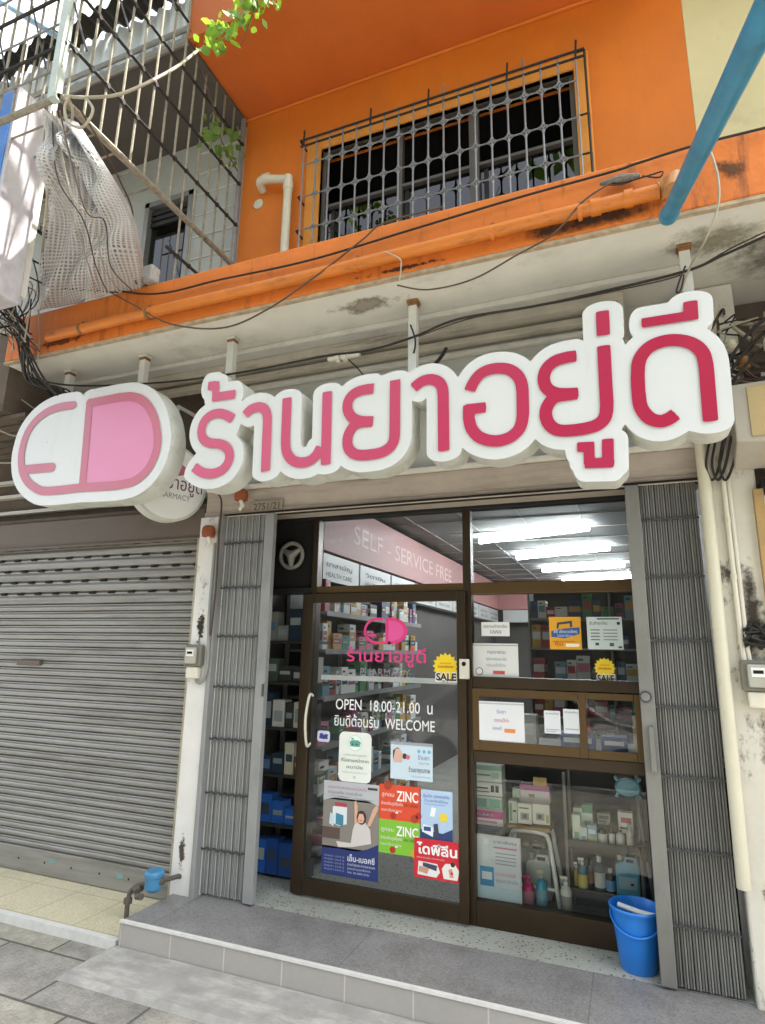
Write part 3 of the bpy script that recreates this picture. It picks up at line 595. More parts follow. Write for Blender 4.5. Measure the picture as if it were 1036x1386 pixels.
pill_strokes = [(pill_line, .031, True), (stem, .031, True), (tongue, .034, True)]
MG = .066
def grid(x0, x1, z0, z1, h=.006):
    xs = np.arange(x0, x1, h); zs = np.arange(z0, z1, h); return xs, zs, *np.meshgrid(xs, zs, indexing='ij')
sign = thing('letter_sign', 'wide white sign with pink capsule and crimson Thai lettering hanging under the canopy', 'shop sign', (-1.8, YSG + SGT, 2.3))
# capsule body
xs, zs, GX, GZg = grid(-4.5, -2.4, 2.1, 3.6)
Fp = np.full(GX.shape, 9.)
for p, r, c in pill_strokes: Fp = np.minimum(Fp, sd_stroke(GX, GZg, p, r, c))
lowleft = onsign(crop(*op, kp, [(372, 165), (230, 200), (115, 315), (80, 470), (120, 592), (205, 641), (424, 622), (450, 300)]))
rightp = onsign(crop(*op, kp, [(465, 148), (700, 112), (822, 215), (845, 320), (795, 515), (640, 606), (424, 622)]))
Fbody = np.minimum(np.minimum(Fp, sd_poly(GX, GZg, lowleft)), sd_poly(GX, GZg, rightp))
M_return = M_side
body = shape_mesh(Fbody, xs, zs, .074, YSG, YSG + SGT, M_acryl, M_return)
body.build('capsule_body', sign)
M_po = mat('rose_vinyl', '#b5667a', .3, var=.04, scale=3); M_pf = mat('light_pink_vinyl', '#cc80a4', .3, var=.02, scale=2)  # muted rose for the capsule outline, light pink for its half
shape_mesh(Fp, xs, zs, 0, YSG - .006, None, M_po, M_po).build('capsule_outline', sign)
shape_mesh(sd_poly(GX, GZg, rightp), xs, zs, .012, YSG - .003, None, M_pf, M_pf).build('capsule_half', sign)
# letters body
xs, zs, GX, GZg = grid(-2.95, .75, 2.1, 3.6)
Fl = [np.minimum.reduce([sd_stroke(GX, GZg, p, r, c) for p, r, c in st]) for st in letters]
Fall = np.minimum.reduce(Fl)
for o_, k_, pg in ((o6, k6, [(165, 900), (150, 700), (230, 530), (440, 480), (650, 640), (690, 1090), (430, 1050), (250, 1080)]), (o4, k4, [(237, 450), (400, 270), (600, 275), (700, 500), (680, 780), (500, 880), (250, 780), (230, 612)]),
        (o3, k3, [(448, 242), (300, 280), (275, 400), (300, 470), (270, 600), (330, 700), (560, 660), (597, 500), (600, 190)]), (o5, k5, [(348, 410), (150, 500), (160, 640), (150, 800), (280, 905), (500, 870), (553, 740), (535, 345)]),
        (o2, k2, [(180, 490), (300, 365), (395, 405), (330, 560), (372, 640), (325, 755), (200, 780), (128, 740), (200, 650)])):
    Fall = np.minimum(Fall, sd_poly(GX, GZg, onsign(crop(*o_, k_, pg))))
# fill narrow counters of the letters so the white body reads as in the photograph
shape_mesh(Fall, xs, zs, MG, YSG - .002, YSG + SGT, M_acryl, M_return).build('lettering_body', sign)
cols = ['#bc5474', '#bc5474', '#b84a6c', '#b44062', '#b03258', '#ac2a50', '#a61c46', '#a2143e']  # glare on the left letters is put into their colours, pink to crimson
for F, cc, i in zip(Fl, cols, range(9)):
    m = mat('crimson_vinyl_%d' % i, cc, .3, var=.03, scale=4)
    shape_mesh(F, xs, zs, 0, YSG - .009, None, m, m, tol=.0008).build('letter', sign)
b = MB()
for (sx, sz) in ((-4.02, 2.62), (-3.85, 3.0), (-3.1, 2.6), (-3.02, 2.98)): b.lathe([(.006, -.002), (.006, 0)], (sx, YSG - .0005, sz), M_side, 8, 'Y')
b.build('fixings', sign)
for (px, py, pz) in ((107, 508, 560), (207, 488, 560), (321, 462, 540), (560, 408, 520), (925, 335, 420)):
    a = PZ(px, py, 3.66); x = a.x; y = 3.185
    b = MB(); b.box(x - .026, x + .026, y - .026, y + .026, 2.9, 3.655, M_post); b.build('hanger_post', sign, bevel=.003)
    b = MB(); mm = M_rust if px > 500 else M_post; b.box(x - .036, x + .036, y - .034, y + .034, 3.642, 3.658, mm); b.box(x - .0285, x + .0285, y - .0285, y + .0285, 3.62, 3.642, M_rust); b.build('bracket', sign, bevel=.003)
# round projecting sign
rs = ray(231, 652); cc = Vector((rs[0], rs[1], 0)) * (3.47 / rs[1]); cz = CAMH + rs[2] * 3.47 / rs[1]
cen = Vector((cc.x, cc.y, cz)); yaw = math.radians(68); RR = .30
rm = thing('round_projecting_sign', 'small round white projecting sign half hidden behind the capsule of the big sign', 'sign', cen)
dirx = Vector((math.cos(yaw), math.sin(yaw), 0)); nrm = Vector((math.sin(yaw), -math.cos(yaw), 0))   # text runs along dirx, face normal nrm
def disc(rad, d0, d1, m, n=40):
    b = MB(); vs = [cen + nrm * d + dirx * rad * math.cos(2 * math.pi * k / n) + Vector((0, 0, rad * math.sin(2 * math.pi * k / n))) for d in (d0, d1) for k in range(n)]
    return b.add(vs, [(k, (k + 1) % n, n + (k + 1) % n, n + k) for k in range(n)], m, True).add(vs, [tuple(range(n, 2 * n)), tuple(range(n))[::-1]], m)
disc(RR, -.09, 0, M_side).build('case', rm, autos=40)
disc(RR * .93, -.01, .004, mat('bright_sign_face', '#e6e8e8', .3, var=.01)).build('face', rm)
M_plum = mat('plum_vinyl', '#5a2840', .4, var=0); M_gl = mat('pale_grey_vinyl', '#8f9190', .4, var=0)
Mx = Matrix(((dirx.x, 0, nrm.x, cen.x + nrm.x * .008), (dirx.y, 0, nrm.y, cen.y + nrm.y * .008), (0, 1, 0, cen.z), (0, 0, 0, 1)))
b = MB(); b.text('ร้านยาอยู่ดี', -.0, -.0, .14, 0, M_plum, M=Mx @ Matrix.Translation((.03, -.05, 0)), width=.46, align='CENTER'); b.build('name_lettering', rm)
b = MB(); b.text('PHARMACY', 0, 0, .06, 0, M_gl, M=Mx @ Matrix.Translation((.03, -.125, 0)), width=.27, align='CENTER'); b.build('small_lettering', rm)
b = MB(); vs = [Mx @ Vector((.1 * math.cos(t) * (1.25), .105 + .055 * math.sin(t), 0)) for t in np.linspace(0, 2 * math.pi, 25)[:-1]]; b.add(vs, [tuple(range(24))], M_po); b.build('capsule_mark', rm)
MB().tube([cen + Vector((0, .0, RR)), cen + Vector((0, 0, RR + .3))], .015, M_side).tube([cen + Vector((0, .0, RR + .3)), Vector((cen.x, 3.85, cen.z + RR + .3))], .015, M_side).build('bracket', rm)
# ------------------------------------------------------------------ folding gates
def gate(name, label, x0, x1, n, post_x0, post_x1, m, side):
    t = thing(name, label, 'folding gate', ((x0 + x1) / 2, 3.68, -.002))
    b = MB(); wd = (x1 - x0) / n
    for i in range(n):
        a = x0 + i * wd; zig = .005 * (i % 2); j = [random.uniform(-.0008, .0008) for _ in range(9)]; L_ = []
        for k in range(9):                                   # each pleat is a slightly bent channel
            z = .012 + 2.488 * k / 8; q = j[k]; L_.append([(a + .0018 + q, YG - .03 - zig, z), (a + .003 + q, YG - .046 - zig + q, z), (a + wd * .36 + q, YG - .050 - zig, z), (a + wd * .5 + q, YG - .041 - zig, z), (a + wd * .64 + q, YG - .050 - zig, z), (a + wd - .003 + q, YG - .046 - zig + q, z), (a + wd - .0018 + q, YG - .03 - zig, z)])
        b.add([v for l in L_ for v in l], [(k * 7 + n_, k * 7 + n_ + 1, k * 7 + n_ + 8, k * 7 + n_ + 7) for k in range(8) for n_ in range(6)], m)
    b.box(x0, x1, YG - .030, YG - .019, .012, 2.49, M_gate_d); b.build('slats', t)
    for z in (.28, .62, .96, 1.30, 1.64, 1.98, 2.30):
        b = MB()
        for i in range(n):
            a = x0 + i * wd; dz = .004 * (1 if i % 2 else -1)
            b.obox(Vector((a + wd / 2, YG - .064, z + dz)), wd * .55, .003, .0045, Matrix.Rotation(.12 * (1 if i % 2 else -1), 3, 'Y'), M_gate_d)
            b.lathe([(.006, -.006), (.006, 0)], (a + wd * .1, YG - .066, z), M_gate_d, 8, 'Y')
        b.build('linkage', t)
    b = MB(); b.box(post_x0, post_x1, YG - .075, YG - .03, .008, 2.505, m); b.build('end_post', t, bevel=.004); return t
gL = gate('folding_gate', 'grey folding steel gate pushed open against the left white pillar', -2.695, -2.36, 12, -2.358, -2.285, M_gate, 1)
gR = gate('folding_gate', 'darker grey folding steel gate pushed open at the right, behind the blue bucket', .105, .395, 11, .03, .103, M_gate_r, -1)
b = MB(); b.box(.06, .085, YG - .11, YG - .076, .98, 1.2, M_gate_r); b.build('pull_handle', gR, bevel=.004)
b = MB(); a = PY(874, 943, YG - .076); b.lathe([(.03, -.004), (.03, 0)], (a.x, YG - .08, a.z), M_gate_d, 16, 'Y'); b.lathe([(.022, -.006), (.022, 0)], (a.x, YG - .085, a.z), M_gate_r, 16, 'Y'); b.build('lock', gR)
b = MB(); b.box(-2.30, -2.285, YG - .082, YG - .0755, 1.25, 1.33, M_gate_d); b.build('latch', gL)
b = MB(); b.box(-2.70, .43, YG - .09, YG + .02, 2.506, 2.514, M_dark); b.build('gate_track', bld)
# ------------------------------------------------------------------ window grille
gr = thing('window_grille', 'grey welded steel grille over the dark window in the orange wall', 'window grille', (-1.1, 3.6, 4.3))
YB = 3.60; gx0, gx1 = -2.19, -.02; zt = 5.62; b = MB(); nb_ = 18; dxb = (gx1 - .06 - gx0) / nb_
bars = [gx0 + i * dxb for i in range(nb_ + 1)]
for i, x in enumerate(bars): b.tube([(x, YB, 4.30), (x, YB, zt + (.07 if i % 5 == 0 else .0))], .0075, M_bar, 6)
b.build('vertical_bars', gr)
rows = [4.46, 4.76, 5.06, 5.36]; b = MB()
for z in rows:
    b.tube([(bars[0], YB, z), (bars[-1], YB, z)], .006, M_bar, 6)
    for i, x in enumerate(bars[1:-1]):
        q = .014; vs = [(x - q, YB - .009, z), (x, YB - .009, z - q), (x + q, YB - .009, z), (x, YB - .009, z + q)]
        b.tube([vs[0], vs[1], vs[2], vs[3], vs[0]], .006, M_bar, 5)
        for sx in (-1, 1):
            for sz in (-1, 1): b.tube([(x + sx * .004, YB, z + sz * .042), (x + sx * .011, YB, z + sz * .018), (x + sx * .032, YB, z + sz * .004)], .0045, M_bar, 5)
b.build('rail_pattern', gr)
b = MB()
for z, y in ((zt - .03, YB - .012), (zt - .075, YB + .0)): b.tube([(gx0 - .03, y, z), (gx1, y, z)], .009, M_bar_d, 6)
for z in (zt - .03, 5.07, 4.76, 4.46):
    b.tube([(gx0 - .03, YB, z), (gx0 - .03, 3.70, z)], .008, M_bar_d, 6); b.tube([(gx0 - .03, YB, z), (gx0, YB, z)], .008, M_bar_d, 6)
    b.tube([(gx1, YB, z), (gx1, 3.70, z)], .009, M_bar_d, 6); b.tube([(bars[-1], YB, z), (gx1, YB, z)], .007, M_bar_d, 6)
b.tube([(gx1, YB, 4.3), (gx1, YB, zt - .03)], .009, M_bar_d, 6)
for i in (0, 5, 9, 14, 18): b.tube([(bars[i], YB - .01, zt - .09), (bars[i] + .01, YB - .02, zt + .05)], .008, M_bar_d, 5)
b.build('frame', gr)
# ------------------------------------------------------------------ pipes
def pipe(name, label, pts, r, m, cat='pipe', n=12, smooth=0):
    t = MB(); t.tube(curvy(pts, smooth) if smooth else pts, r, m, n); return t
wp = thing('drain_pipe', 'short aged white plastic drain pipe with an elbow, left of the upper window', 'pipe', (-2.45, 3.62, 4.3))
a = PY(350, 247, 3.62); c = PY(391, 240, 3.62)
MB().tube(curvy([(a.x, 3.70, a.z - .02), (a.x + .01, 3.63, a.z), (a.x + .06, 3.62, a.z + .01), (c.x - .06, 3.62, c.z + .0), (c.x - .01, 3.62, c.z - .015), (c.x, 3.62, c.z - .08), (c.x, 3.62, 4.3)], 6), .034, M_pvcw, 14).build('tube', wp)
MB().tube([(a.x + .05, 3.62, a.z + .012), (a.x + .11, 3.62, a.z + .012)], .041, M_pvcw, 14).tube([(c.x, 3.62, c.z - .05), (c.x, 3.62, c.z - .12)], .041, M_pvcw, 14).build('collar', wp)
a = PY(350, 276, 3.69); MB().lathe([(.045, 0), (.045, .01), (.03, .012)], (a.x, 3.688, a.z), M_pvcw, 18, 'Y').build('plastered_wall_plug', label='round whitish plugged hole in the orange wall below the pipe elbow', cat='wall plug')
op_ = thing('fascia_pipe', 'long orange painted drain pipe fixed along the orange canopy edge', 'pipe', (-1.8, 2.86, 3.7))
xa = PY(65, 455, 2.86).x; xb = PY(893, 262, 2.86).x; zp = 3.765
MB().tube([(xa, 2.865, zp + .0), (xa + .7, 2.865, zp + .006), (-1.5, 2.865, zp + .0), (xb - .1, 2.865, zp + .012), (xb, 2.865, zp + .014)], .037, M_pvco, 16).build('tube', op_)
for x in (xa + .32, -2.9, -1.35, -.55, -.1):
    b = MB(); b.tube([(x, 2.865, zp), (x + .02, 2.865, zp)], .042, M_rust if x < -2 else M_pvco, 14); b.box(x, x + .02, 2.86, 2.91, zp + .03, zp + .06, M_rust); b.build('clip', op_)
b = MB(); b.tube([(xb + .0, 2.865, zp + .014), (xb + .02, 2.865, zp + .02), (xb + .055, 2.84, zp + .03), (xb + .065, 2.80, zp + .01), (xb + .055, 2.79, zp - .05)], .043, mat('bare_pvc_elbow', '#b07b4a', .5, var=.15, scale=20, dirt='#4a3322', dirt_amt=.7, dirt_scale=(20, 20, 20)), 14)
b.build('elbow', op_); b = MB(); b.tube([(xb - .16, 2.865, zp + .013), (xb - .12, 2.865, zp + .013)], .044, M_pvco, 14); b.build('collar', op_); b = MB(); b.tube([(xb - .32, 2.865, zp + .01), (xb - .27, 2.865, zp + .01)], .044, M_pvco, 14); b.build('collar', op_)
S = PY(905, 292, 2.78); e = ray(1003, 90); E_ = Vector((e[0], e[1], e[2])) * 1.55 + Vector((0, 0, CAMH)); dd = (E_ - S)
bp = thing('blue_pipe', 'sloping blue plastic pipe coming forward from the canopy edge at the top right', 'pipe', S)
MB().tube([S, S + dd * 1.35], .036, M_pvcb, 20).build('tube', bp)
MB().tube([S - dd * .005, S + dd * .045], .042, M_pvcb, 20).build('socket', bp)
a = PY(0, 2, 2.3); c = PY(92, 58, 1.98)
MB().tube([a + (a - c) * .2, c], .018, M_pvcb, 10).build('blue_pipe', label='thin blue pipe crossing the balcony cage at the top left corner', cat='pipe')
# long white pipe right of the gate
a = PY(952, 640, 3.60); c = PY(1006, 1195, 3.60)
MB().tube([(a.x + .0, 3.58, 3.6), (a.x, 3.58, 2.2), (c.x, 3.58, .5)], .032, M_pvcw, 14).build('downpipe', label='tall aged white downpipe beside the right folding gate', cat='pipe')
# conduits and meters on the right pillar
b = MB()
for px, r in ((978, .013), (985, .010)):
    a = PY(px, 640, 3.60); b.tube([(a.x, 3.60, 3.5), (a.x + .0, 3.60, 1.62), (a.x + .01, 3.60, 1.45), (a.x + .05, 3.60, 1.36), (a.x + .11, 3.60, 1.37), (a.x + .12, 3.60, 1.42)], r, M_ivory, 8)
for z in (2.25, 1.95, 1.62): b.tube([(PY(978, 640, 3.6).x, 3.60, z), (PY(978, 640, 3.6).x, 3.60, z + .03)], .017, M_pvcw, 8)
b.build('conduit', label='pair of cream conduits down the right pillar curling under the electricity meter', cat='conduit')
def meter(name, label, x, z, y, s=1, wide=1):
    t = thing(name, label, 'meter', (x, y, z))
    b = MB(); b.box(x - .07 * s * wide, x + .07 * s * wide, y - .05, y, z - .02, z + .13 * s, mat('grey_meter_case', '#6e6b62', .35, var=.15, dirt='#3f3a30', dirt_amt=.6)); b.build('case', t, bevel=.012, seg=3)
    b = MB(); b.box(x - .045 * s * wide, x + .045 * s * wide, y - .075, y - .05, z + .0, z + .11 * s, mat('meter_window', '#a7a69c', .15, var=.05)); b.build('window', t, bevel=.008)
    b = MB(); b.box(x - .03 * s, x + .03 * s, y - .078, y - .0755, z + .05 * s, z + .095 * s, M_white); b.box(x - .022 * s, x + .022 * s, y - .08, y - .0785, z + .066 * s, z + .082 * s, M_dark); b.build('dial_plate', t)
    b = MB(); b.box(x - .05 * s, x + .05 * s, y - .045, y, z - .10 * s, z - .022, M_ivory); b.build('terminal_cover', t, bevel=.01); return t
meter('electricity_meter', 'grey electricity meter on the stained right pillar at the photo edge', PY(1024, 915, 3.6).x, PY(1024, 930, 3.6).z, 3.612, 1.0)
meter('electricity_meter', 'small grey electricity meter on the left white pillar beside the folding gate', -2.83, 1.45, 3.592, 1.0)
b = MB(); b.tube(curvy([(-2.745, 3.585, 2.3), (-2.742, 3.58, 1.8), (-2.725, 3.575, 1.6), (-2.722, 3.575, 1.42), (-2.755, 3.575, 1.33), (-2.80, 3.575, 1.33), (-2.81, 3.575, 1.38)]), .011, M_gate, 8); b.build('conduit', label='thin grey conduit looping under the meter on the left pillar', cat='conduit')
a = PY(1020, 860, 3.6); b = MB(); random.seed(3)
for i in range(14):
    p = [Vector((a.x + random.uniform(-.05, .1), 3.61 - random.uniform(0, .05), a.z + random.uniform(-.06, .06))) for _ in range(4)]; b.tube(curvy(p, 4), .008, M_cable, 5)
b.build('tape_wrapped_wires', label='tangle of black taped wires above the meter on the right pillar', cat='wires')
# water meter
t = thing('water_meter', 'blue water meter on a rusty pipe stub in front of the left pillar', 'water meter', (-3.0, 3.42, -.12))
b = MB(); b.lathe([(.03, -.02), (.052, .0), (.055, .065), (.062, .07), (.062, .09), (.05, .105)], (-2.905, 3.45, .07), mat('blue_meter_paint', '#3f7fa8', .5, var=.15, dirt='#4a4034', dirt_amt=.5, dirt_scale=(20, 20, 20)), 18); b.build('register', t)
M_ir = mat('dirty_iron_pipe', '#57514a', .8, var=.3, scale=30, bump=.4)
b = MB(); b.tube(curvy([(-3.07, 3.42, -.12), (-3.07, 3.42, -.02), (-3.06, 3.43, .04), (-3.0, 3.44, .08), (-2.9, 3.45, .10), (-2.86, 3.46, .12), (-2.83, 3.50, .12), (-2.825, 3.58, .11), (-2.825, 3.61, .10)], 5), .015, M_ir, 10)
b.tube([(-2.87, 3.455, .11), (-2.84, 3.47, .12)], .024, M_ir, 8); b.tube([(-2.99, 3.44, .07), (-3.03, 3.43, .05)], .027, M_ir, 8); b.tube([(-2.95, 3.40, .03), (-3.0, 3.42, .02)], .02, M_ir, 8); b.tube([(-3.07, 3.42, -.03), (-3.07, 3.42, .0)], .026, M_ir, 8); b.build('pipework', t)
# house number
x0, x1, z0, z1 = RY(342, 679, 384, 692, 3.64); b = MB(); b.box(x0, x1, 3.622, 3.634, z0 - .005, z1 + .005, mat('number_plate', '#8b8073', .6, var=.1))
b.text('2751/21', (x0 + x1) / 2, z0 + .010, .07, 3.6205, mat('faded_number_paint', '#3d362f', .7), width=(x1 - x0) * .82, align='CENTER')
b.build('number_plate', label='small grey house number plate 2751/21 above the left gate', cat='number plate')

# grime and flaking on the building
def grime(name, x0, x1, z0, z1, y, col, sc, lo, hi, hz=None, cz=None):
    cx_, cz_ = (x0 + x1) / 2, (z0 + z1) / 2 if cz is None else cz
    MB().quadY(x0, x1, z0, z1, y, grime_mat('grime_' + str(len(bpy.data.materials)), col, sc, lo, hi, (cx_, y, cz_), (x1 - x0) / 2, hz or (z1 - z0) / 2)).build(name, bld)
grime('grime', -.55, .45, 3.672, 3.80, YF - .003, '#3a2418', 16, .62, .95)
grime('grime', -4.2, -3.3, 3.675, 3.80, YF - .003, '#5d2c14', 14, .78, .95)
grime('grime', -1.6, -.5, 3.672, 3.74, YF - .003, '#4a2412', 18, .80, .92)
grime('grime', .45, .75, 3.672, 4.0, YF - .003, '#5a3a20', 14, .82, 1.05)
grime('grime', .50, .68, 1.2, 2.3, 3.6170, '#3c342b', 13, .74, .98)
grime('grime', .44, .68, -.1, .8, 3.6175, '#6a5f50', 12, .82, .92)
grime('grime', -2.89, -2.76, 1.45, 1.95, 3.5970, '#2c2620', 22, .82, .9)
grime('grime', -2.89, -2.76, .0, .5, 3.5975, '#4a4036', 20, .86, .94)
def grimeZ(x0, x1, y0, y1, z, col, sc, lo, hi):
    m = grime_mat('grime_' + str(len(bpy.data.materials)), col, sc, lo, hi, ((x0 + x1) / 2, (y0 + y1) / 2, z), (x1 - x0) / 2, (y1 - y0) / 2, 'Z')
    MB().add([(x0, y0, z), (x1, y0, z), (x1, y1, z), (x0, y1, z)], [(0, 3, 2, 1)], m).build('grime', bld)
grimeZ(.2, .9, 2.95, 3.4, 3.658, '#8a846c', 9, .66, 1.15)
grimeZ(-1.9, -.9, 2.95, 3.3, 3.6582, '#8a8274', 6, .80, 1.0)
grimeZ(.5, 1.4, 3.1, 3.7, 3.6576, '#5a5244', 9, .6, 1.1)
# ------------------------------------------------------------------ stickers and posters on the glass
YP = YD - .053
def colm(h, rough=.45): return mat('print_' + h.strip('#'), h, rough, var=.015, scale=3)
def poster(name, label, px, base, draw=None, y=None, cat='poster', thick=.002, round_=0):
    y = YP if y is None else y
    x0, x1, z0, z1 = RY(*px, y); b = MB(); W, H = x1 - x0, z1 - z0
    if round_:
        r = round_ * W; vs = []
        for cx_, cz_, a0 in ((x1 - r, z0 + r, -90), (x1 - r, z1 - r, 0), (x0 + r, z1 - r, 90), (x0 + r, z0 + r, 180)):
            for k in range(6): t = math.radians(a0 + k * 18); vs.append((cx_ + r * math.cos(t), y - thick, cz_ + r * math.sin(t)))
        b.add(vs, [tuple(range(len(vs)))], base)
    elif base is not None: b.box(x0, x1, y - thick, y, z0, z1, base)
    f = y - thick - .0012
    def R_(u0, v0, u1, v1, c, l=0): b.quadY(x0 + u0 * W, x0 + u1 * W, z0 + v0 * H, z0 + v1 * H, f - l * .0008, colm(c))
    def T_(s, u, v, h, c, wd=None, al='LEFT', l=1, **k): b.text(s, x0 + u * W, z0 + v * H, h * H, f - l * .0008, colm(c), width=wd * W if wd else None, align=al, **k)
    def D_(u, v, r, c, l=0, **k): b.discY(x0 + u * W, z0 + v * H, r * W, f - l * .0008, colm(c), **k)
    def G_(pts, c, l=0): b.add([(x0 + u * W, f - l * .0008, z0 + v * H) for u, v in pts], [tuple(range(len(pts)))], colm(c))
    if draw: draw(R_, T_, D_, G_, W, H)
    return b.build(name, label=label, cat=cat)
# capsule emblem decal + names
def d1(R_, T_, D_, G_, W, H):
    n = 18
    def arc(cu, cv, ru, rv, a0, a1, th, c, l=0):
        pts = [(cu + ru * math.cos(math.radians(a0 + (a1 - a0) * k / n)), cv + rv * math.sin(math.radians(a0 + (a1 - a0) * k / n))) for k in range(n + 1)]
        qts = [(cu + (ru - th) * math.cos(math.radians(a0 + (a1 - a0) * k / n)), cv + (rv - th * W / H) * math.sin(math.radians(a0 + (a1 - a0) * k / n))) for k in range(n + 1)]
        G_(pts + qts[::-1], c, l)
    arc(.30, .5, .30, .5, 90, 270, .055, '#d8367e'); G_([(.5, 0), (.62, 0)] + [(.62 + .38 * math.cos(math.radians(a)), .5 + .5 * math.sin(math.radians(a))) for a in range(-90, 91, 10)] + [(.5, 1)], '#d8367e')
    G_([(.57, .12), (.62, .12)] + [(.62 + .30 * math.cos(math.radians(a)), .5 + .38 * math.sin(math.radians(a))) for a in range(-90, 91, 10)] + [(.57, .88)], '#e0549a', 1)
    R_(.30, 0, .62, .10, '#d8367e'); R_(.30, .9, .44, 1, '#d8367e'); R_(.50, 0, .56, 1, '#d8367e', 2); R_(.06, .28, .30, .38, '#d8367e')
poster('capsule_emblem', 'bright pink capsule emblem stuck on the glass of the sliding door', (493, 836, 552, 872), None, d1, cat='sticker')
poster('name_lettering', 'pink Thai shop name lettering on the door glass under the capsule emblem', (470, 874, 577, 902), None, lambda R_, T_, D_, G_, W, H: T_('ร้านยาอยู่ดี', 0, .22, .85, '#d8367e', 1.0, bold=.012), cat='sticker')
poster('pharmacy_lettering', 'dark PHARMACY lettering on the door glass under the pink shop name', (488, 902, 556, 917), None, lambda R_, T_, D_, G_, W, H: T_('PHARMACY', 0, .1, 1.0, '#77777e', 1.0, bold=.012), cat='sticker')
x0, x1, z0, z1 = RY(433, 916, 621, 923, YP); b = MB(); b.box(x0 + .01, x1 - .01, YP - .001, YP, z0, z1, mat('frosted_strip', '#9fa3a3', .5)); b.build('frosted_strip', label='pale frosted strip across the door glass above the opening hours', cat='sticker')
poster('opening_hours', 'white OPEN 18.00-21.00 lettering on the door glass', (455, 946, 586, 965), None, lambda R_, T_, D_, G_, W, H: T_('OPEN  18.00-21.00  น', 0, .1, 1.1, '#e4e6e6', 1.0, bold=.006), cat='sticker')
poster('welcome_lettering', 'white Thai greeting and WELCOME lettering under the opening hours', (453, 969, 589, 989), None, lambda R_, T_, D_, G_, W, H: T_('ยินดีต้อนรับ  WELCOME', 0, .15, 1.0, '#e4e6e6', 1.0, bold=.006), cat='sticker')
poster('scooter_sticker', 'tiny white square sticker with a purple mark at the left edge of the glass', (430, 989, 447, 1004), colm('#c9cbe0'), lambda R_, T_, D_, G_, W, H: (G_([(.15, .3), (.5, .25), (.85, .3), (.8, .55), (.5, .62), (.4, .8), (.2, .75)], '#3a3a86'), R_(.55, .55, .85, .7, '#3a3a86')), cat='sticker', round_=.18)
def d2(R_, T_, D_, G_, W, H):
    D_(.5, .78, .22, '#c8e4dc'); D_(.5, .78, .19, '#f0f4f0', 1); G_([(.36, .71), (.64, .71), (.68, .8), (.6, .84), (.4, .84), (.33, .8)], '#5aa493', 2); D_(.43, .755, .022, '#10302a', 3); D_(.55, .755, .022, '#10302a', 3); R_(.38, .85, .46, .88, '#5aa493', 2)
    T_('งดให้บริการลูกค้า', .14, .52, .05, '#8aa8a0', .72); T_('ที่ไม่สวมหน้ากาก', .08, .40, .085, '#2a3a36', .84); T_('อนามัย', .25, .27, .085, '#2a3a36', .5); T_('กรุณาสวมหน้ากาก', .12, .18, .04, '#9aa8a4', .76); D_(.5, .1, .04, '#b8d0c8')
poster('mask_notice', 'white rounded notice with a small green mask face on the door glass', (459, 991, 503, 1059), colm('#e6eae4'), d2, cat='notice', round_=.16)
def d3(R_, T_, D_, G_, W, H):
    R_(0, .92, 1, 1, '#9aa0a8'); D_(.17, .72, .08, '#3a2b2a', n=14, ratio=1.2); G_([(.08, .45), (.28, .45), (.30, .66), (.22, .82), (.10, .80)], '#d8b0a0', 1); G_([(.07, .5), (.12, .82), (.06, .75)], '#3a2b2a', 2)
    D_(.34, .62, .06, '#2e2e36'); D_(.42, .6, .05, '#d0707e', 1)
    for i in range(3): D_(.68 + i * .12, .78, .038, '#6ab0d8', 0, n=12)
    T_('ร้านยา', .66, .56, .16, '#3a76b8', .26); T_('คุณภาพ', .68, .44, .09, '#8aa4c0', .24); T_('ร้านยาคุณภาพ', .44, .22, .17, '#24344c', .5); R_(.5, .08, .95, .13, '#b4c8dc')
poster('service_poster', 'pale blue landscape poster with a dark haired woman on the door glass', (529, 1005, 586, 1056), colm('#cbdbe8'), d3)
